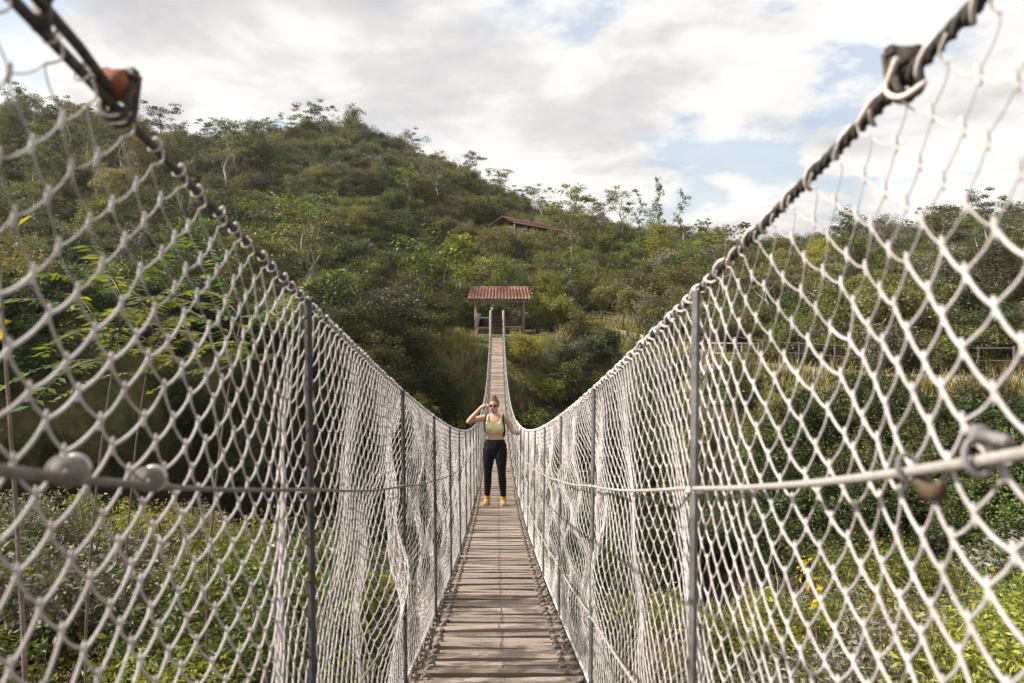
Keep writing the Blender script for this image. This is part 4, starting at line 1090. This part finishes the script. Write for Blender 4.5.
m = MB(); tile_sheet(m, (-W_, -1.15, ze), (W_, -1.15, ze), (W_ - .12, .1, zr_), (-W_ + .12, .1, zr_), 5, 19, .085)
tile_sheet(m, (W_, 1.35, ze), (-W_, 1.35, ze), (-W_ + .12, .1, zr_), (W_ - .12, .1, zr_), 5, 19, .085)
rf = sp(m, 'roof', M['tile'])
m = MB(); q = np.linspace(-W_ + .1, W_ - .1, 24); m.tube(np.stack([q, 0 * q + .1, zr_ + .035 + .012 * np.abs(np.sin(q * 9))], -1), .075, 8); sp(m, 'ridge_tiles', M['tile'], rf)
m = MB()
for yy in (-1.0, 1.2): m.box((0, yy, ze - .09), (3.4, .11, .14))
for xx in (-1.35, 1.35): m.box((xx, .1, ze - .10), (.1, 2.08, .12))
for xx in np.linspace(-1.6, 1.6, 9):
    m.tube([(xx, -1.1, ze - .035), (xx * .95, .1, zr_ - .05)], .032, 5); m.tube([(xx, 1.3, ze - .035), (xx * .95, .1, zr_ - .05)], .032, 5)
sp(m, 'roof_frame', M['wood'], smooth=False)
for (xx, yy) in ((-1.35, -1.0), (1.35, -1.0), (-1.35, 1.2), (1.35, 1.2)):
    m = MB(); m.tube([(xx, yy, -.3), (xx, yy, .9), (xx + .01, yy, ze - .16)], [.095, .085, .08], 9); sp(m, 'post', M['wood'])
# low walls of boards at back and right side, bench
m = MB()
for k in range(5): m.box((.35, 1.28, .18 + k * .2), (2.1, .05, .12))
for xx in (-.6, .35, 1.3): m.box((xx, 1.33, .5), (.09, .05, 1.0))
sp(m, 'board_wall', M['wood'], smooth=False)
m = MB(); m.box((.75, .85, .42), (1.15, .36, .06)); m.box((.3, .85, .19), (.08, .3, .40)); m.box((1.2, .85, .19), (.08, .3, .40)); sp(m, 'bench', M['palewood'], smooth=False)
m = MB(); m.box((0, .1, -.22), (3.3, 2.7, .42)); m.box((-.98, -1.36, -.12), (.95, .28, .3)); m.box((.98, -1.36, -.14), (1.0, .28, .28)); sp(m, 'stone_floor', M['stone'], smooth=False)
m = MB(); m.tube([(-.45, -.95, 1.85), (-.45, -.95, 1.55)], .01, 5); m.ball((-.45, -.95, 1.47), (.09, .09, .12), 9, 6); sp(m, 'lamp', M['white'])
# white painted gate beside the bridge end
gt = empty('gate', (-.75, 44.35, PZ), 'small pale timber gate between shelter post and portal post', 'gate')
for zz_ in (.42, .98):
    m = MB(); m.box((.0, 0, zz_), (.72, .05, .09)); m.build('rail', M['greywood'], gt, smooth=False)
m = MB(); m.tube([(-.36, 0, -.1), (-.36, 0, 1.25)], .05, 7); m.box((-.33, -.05, .85), (.2, .05, .75), M=[[1, 0, .28], [0, 1, 0], [-.0, 0, 1]]); m.build('gate_leaf', M['greywood'], gt, smooth=False)

# long tiled roof up on the hill
bx, by = px(502, 80), 80.0
ex, ey = px(558, 90), 90.0
zb_ = zp(224, 80)
ang = math.atan2(ey - by, ex - bx); Ln = math.hypot(ex - bx, ey - by)
pav = empty('pavilion', ((bx + ex) / 2, (by + ey) / 2, zb_ - 1.9), 'long low building with a clay tile roof half hidden up the hillside', 'building', rz=ang)
h_ = Ln / 2
m = MB(); tile_sheet(m, (-h_, -1.5, 1.9), (h_, -1.5, 1.9), (h_, 0, 2.65), (-h_, 0, 2.65), 5, 40, .06); tile_sheet(m, (h_, 1.5, 1.9), (-h_, 1.5, 1.9), (-h_, 0, 2.65), (h_, 0, 2.65), 5, 40, .06)
m.build('roof', M['tile'], pav)
m = MB(); m.box((0, .1, .35), (Ln - .8, 2.3, 2.7)); m.build('wall', M['wood'], pav, smooth=False)
for k in range(6):
    m = MB(); m.tube([(-h_ + .3 + k * (Ln - .6) / 5, -1.3, -1.2), (-h_ + .3 + k * (Ln - .6) / 5, -1.3, 1.86)], .09, 7); m.build('post', M['bark'], pav)

# trail along the far bank with a stone edging
def rim(t, off): return np.interp(t, KT, KN[:, 1]) + off
ts = np.concatenate([np.linspace(-.012, .95, 150)])
def strip(name, o0, o1, dz, mat, ts=ts, thick=None):
    Ya, Yb = rim(ts, o0), rim(ts, o1); m = MB()
    Xa, Xb = ts * Ya, ts * Yb; Za = ground_h(Xa, Ya) + dz; Zb = ground_h(Xb, Yb) + dz; k = len(ts)
    i = np.arange(k - 1)
    if thick is None:
        V = np.concatenate([np.stack([Xa, Ya, Za], -1), np.stack([Xb, Yb, Zb], -1)]); m.add(V, np.stack([i, i + 1, i + 1 + k, i + k], -1))
    else:
        V = np.concatenate([np.stack(c, -1) for c in ((Xa, Ya, Za - thick), (Xa, Ya, Za), (Xb, Yb, Zb), (Xb, Yb, Zb - thick))])
        for a in range(3): m.add(V, np.stack([i + a * k, i + 1 + a * k, i + 1 + (a + 1) * k, i + (a + 1) * k], -1)) if a == 0 else m.Q.append(np.stack([i + a * k, i + 1 + a * k, i + 1 + (a + 1) * k, i + (a + 1) * k], -1))
    return m.build(name, mat)
tag(strip('path', .25, 1.7, .03, M['soil']), kind='structure')
ed = strip('path_edging', .04, .16, .07, M['edging'], ts[(ts > .10)], .3); tag(ed, 'pale stone edging along the outer side of the far trail', 'edging')
# dark post-and-rail fence on the inner side of the trail, right of the bridge
fz = lambda x, y: gh(x, y)
fc = empty('rail_fence', (0, 30, -2), 'dark wooden post and rail fence along the far trail', 'fence')
FO = (0, 30, -2)
tf = np.linspace(.29, .92, 15); FP = [(t * rim(t, 2.45), rim(t, 2.45)) for t in tf]
for x, y in FP:
    m = MB(); z = gh(x, y); m.tube([(x, y, z - .3), (x, y, z + 1.0)], .062, 6); m.build('post', M['blackmetal'], fc, FO)
for hh in (.93, .5):
    m = MB(); m.tube([(x, y, gh(x, y) + hh) for x, y in FP], .03, 5); m.build('rail', M['blackmetal'], fc, FO)
fc2 = empty('wire_fence', (0, 47, -1), 'low dark fence beside the path right of the shelter', 'fence')
tf = np.linspace(.05, .24, 8); FP = [(t * rim(t, 2.5), rim(t, 2.5)) for t in tf]
for x, y in FP:
    m = MB(); z = gh(x, y); m.tube([(x, y, z - .3), (x, y, z + .95)], .06, 6); m.build('post', M['blackmetal'], fc2, (0, 47, -1))
for hh in (.9, .5):
    m = MB(); m.tube([(x, y, gh(x, y) + hh) for x, y in FP], .03, 5); m.build('rail', M['blackmetal'], fc2, (0, 47, -1))
# information board beside the path
x, y = px(641, 51), 51.0; z = gh(x, y)
sg = empty('sign_board', (x, y, z), 'small blue-grey information board on two posts beside the far path', 'sign', rz=.25)
for s in (-.32, .32):
    m = MB(); m.tube([(s, .04, -.3), (s, .04, 1.5)], .045, 6); m.build('post', M['blackmetal'], sg)
m = MB(); m.box((0, -.03, 1.38), (1.0, .05, .5)); m.build('panel', M['board'], sg, smooth=False)
m = MB(); m.box((0, -.03, 1.68), (1.2, .35, .05)); m.build('cap', M['blackmetal'], sg, smooth=False)
# timber lookout with a bench, behind the right net
x, y = px(738, 33.5), 34.3; z = gh(x, y)
lk = empty('lookout_deck', (x, y, z), 'pale timber platform with rails beside the trail, seen through the right net', 'platform', rz=-.35)
m = MB(); 
for k in range(7): m.box((0, -.75 + k * .25, .16), (2.3, .22, .06))
m.box((0, -.86, .02), (2.3, .06, .24)); m.build('floor_boards', M['greywood'], lk, smooth=False)
for xx in (-1.05, -.35, .35, 1.05):
    m = MB(); m.tube([(xx, .9, -.3), (xx, .9, 1.15)], .05, 6); m.build('post', M['wood'], lk)
for hh in (.65, 1.1):
    m = MB(); m.tube([(-1.15, .9, hh), (1.15, .9, hh)], .04, 6); m.build('rail', M['greywood'], lk)

# ------------------------------------------------------------------ sky, sun, camera
SUN_EL, SUN_AZ = math.radians(SUN_E), math.radians(SUN_A)      # azimuth measured from -x (left) towards +y
sd = A3(-math.cos(SUN_AZ) * math.cos(SUN_EL), math.sin(SUN_AZ) * math.cos(SUN_EL), math.sin(SUN_EL))
w = bpy.data.worlds.new('World'); scn.world = w; w.use_nodes = True
nt = w.node_tree; nt.nodes.clear()
sky = nt.nodes.new('ShaderNodeTexSky'); sky.sky_type = 'NISHITA'; sky.sun_disc = False
sky.sun_elevation = SUN_EL; sky.sun_rotation = math.atan2(sd[0], sd[1]); sky.air_density = 1.0; sky.dust_density = 3.0
bg = nt.nodes.new('ShaderNodeBackground'); bg.inputs[1].default_value = SKY_K
nt.links.new(sky.outputs[0], bg.inputs[0])
tc = nt.nodes.new('ShaderNodeTexCoord'); sx = nt.nodes.new('ShaderNodeSeparateXYZ'); nt.links.new(tc.outputs['Generated'], sx.inputs[0])
def mth(op, a, b=None, clamp=False):
    n = nt.nodes.new('ShaderNodeMath'); n.operation = op; n.use_clamp = clamp
    for s_, v in zip(n.inputs, (a, b)):
        if v is None: continue
        if hasattr(v, 'node'): nt.links.new(v, s_)
        else: s_.default_value = v
    return n.outputs[0]
zz = mth('ADD', mth('MAXIMUM', sx.outputs[2], 0.0), .24)
cx = nt.nodes.new('ShaderNodeCombineXYZ')
nt.links.new(mth('DIVIDE', sx.outputs[0], zz), cx.inputs[0]); nt.links.new(mth('DIVIDE', sx.outputs[1], zz), cx.inputs[1])
mp = nt.nodes.new('ShaderNodeMapping'); mp.inputs['Location'].default_value = CLOUD_OFF; mp.inputs['Scale'].default_value = (1, 1, 1)
nt.links.new(cx.outputs[0], mp.inputs[0])
d1 = noise(nt, CLOUD_S, 9, .58, mp.outputs[0], .25)
mp2 = nt.nodes.new('ShaderNodeMapping'); mp2.inputs['Location'].default_value = (CLOUD_OFF[0] + .10, CLOUD_OFF[1] - .03, .4); nt.links.new(cx.outputs[0], mp2.inputs[0])
d2 = noise(nt, CLOUD_S * 1.3, 7, .55, mp2.outputs[0], .2)
cover = ramp(nt, d1, [((.38, .38, .38), CL0), ((.6, .6, .6), CL0 + .02), ((.9, .9, .9), CL0 + .05), ((1, 1, 1), CL0 + .10)])
ccol = ramp(nt, d2, [((1.04, 1.01, .98), .40), ((.96, .93, .905), .49), ((.76, .74, .74), .57), ((.60, .59, .61), .68)])
bgc = nt.nodes.new('ShaderNodeBackground'); nt.links.new(ccol, bgc.inputs[0]); bgc.inputs[1].default_value = CLOUD_K
mx = nt.nodes.new('ShaderNodeMixShader'); nt.links.new(cover, mx.inputs[0]); nt.links.new(bg.outputs[0], mx.inputs[1]); nt.links.new(bgc.outputs[0], mx.inputs[2])
ow = nt.nodes.new('ShaderNodeOutputWorld'); nt.links.new(mx.outputs[0], ow.inputs[0])
from mathutils import Vector
L = bpy.data.lights.new('sun', 'SUN'); L.energy = SUN_K; L.angle = math.radians(.55); L.color = (1, .945, .86)
so = bpy.data.objects.new('sun', L); COL.objects.link(so); so.rotation_euler = Vector(tuple(sd)).to_track_quat('Z', 'Y').to_euler(); so.location = (-30, 10, 40)
cam = bpy.data.cameras.new('camera'); co = bpy.data.objects.new('camera', cam); COL.objects.link(co); scn.camera = co
co.location = (0, 0, 0); co.rotation_euler = (PI / 2, 0, 0)
cam.sensor_width = 36; cam.lens = F / 1024 * 36; cam.shift_x = 15 / 1024; cam.shift_y = -31.5 / 1024
cam.clip_start = .02; cam.clip_end = 4000
cam.dof.use_dof = True; cam.dof.focus_distance = 9.0; cam.dof.aperture_fstop = 28 / 4.4; cam.dof.aperture_blades = 0
scn.view_settings.view_transform = 'Standard'; scn.view_settings.look = 'None'; scn.view_settings.gamma = 1
scn.view_settings.exposure = EXPO; scn.view_settings.use_curve_mapping = False
scn.cycles.max_bounces = 6; scn.cycles.diffuse_bounces = 3; scn.cycles.transmission_bounces = 4; scn.cycles.glossy_bounces = 2; scn.cycles.transparent_max_bounces = 4
scn.cycles.use_denoising = True; scn.cycles.caustics_reflective = False; scn.cycles.caustics_refractive = False

# ------------------------------------------------------------------ the air
hz, hnt, hout = new_mat('haze_air')
pv = hnt.nodes.new('ShaderNodeVolumePrincipled'); pv.inputs['Color'].default_value = (.93, .93, .92, 1); pv.inputs['Density'].default_value = HAZE; pv.inputs['Anisotropy'].default_value = .35
hnt.links.new(pv.outputs[0], hout.inputs['Volume'])
hm = MB(); hm.box((0, 655, 15), (1440, 1740, 90))
tag(hm.build('haze', hz, smooth=False), kind='stuff')
scn.cycles.volume_bounces = 1
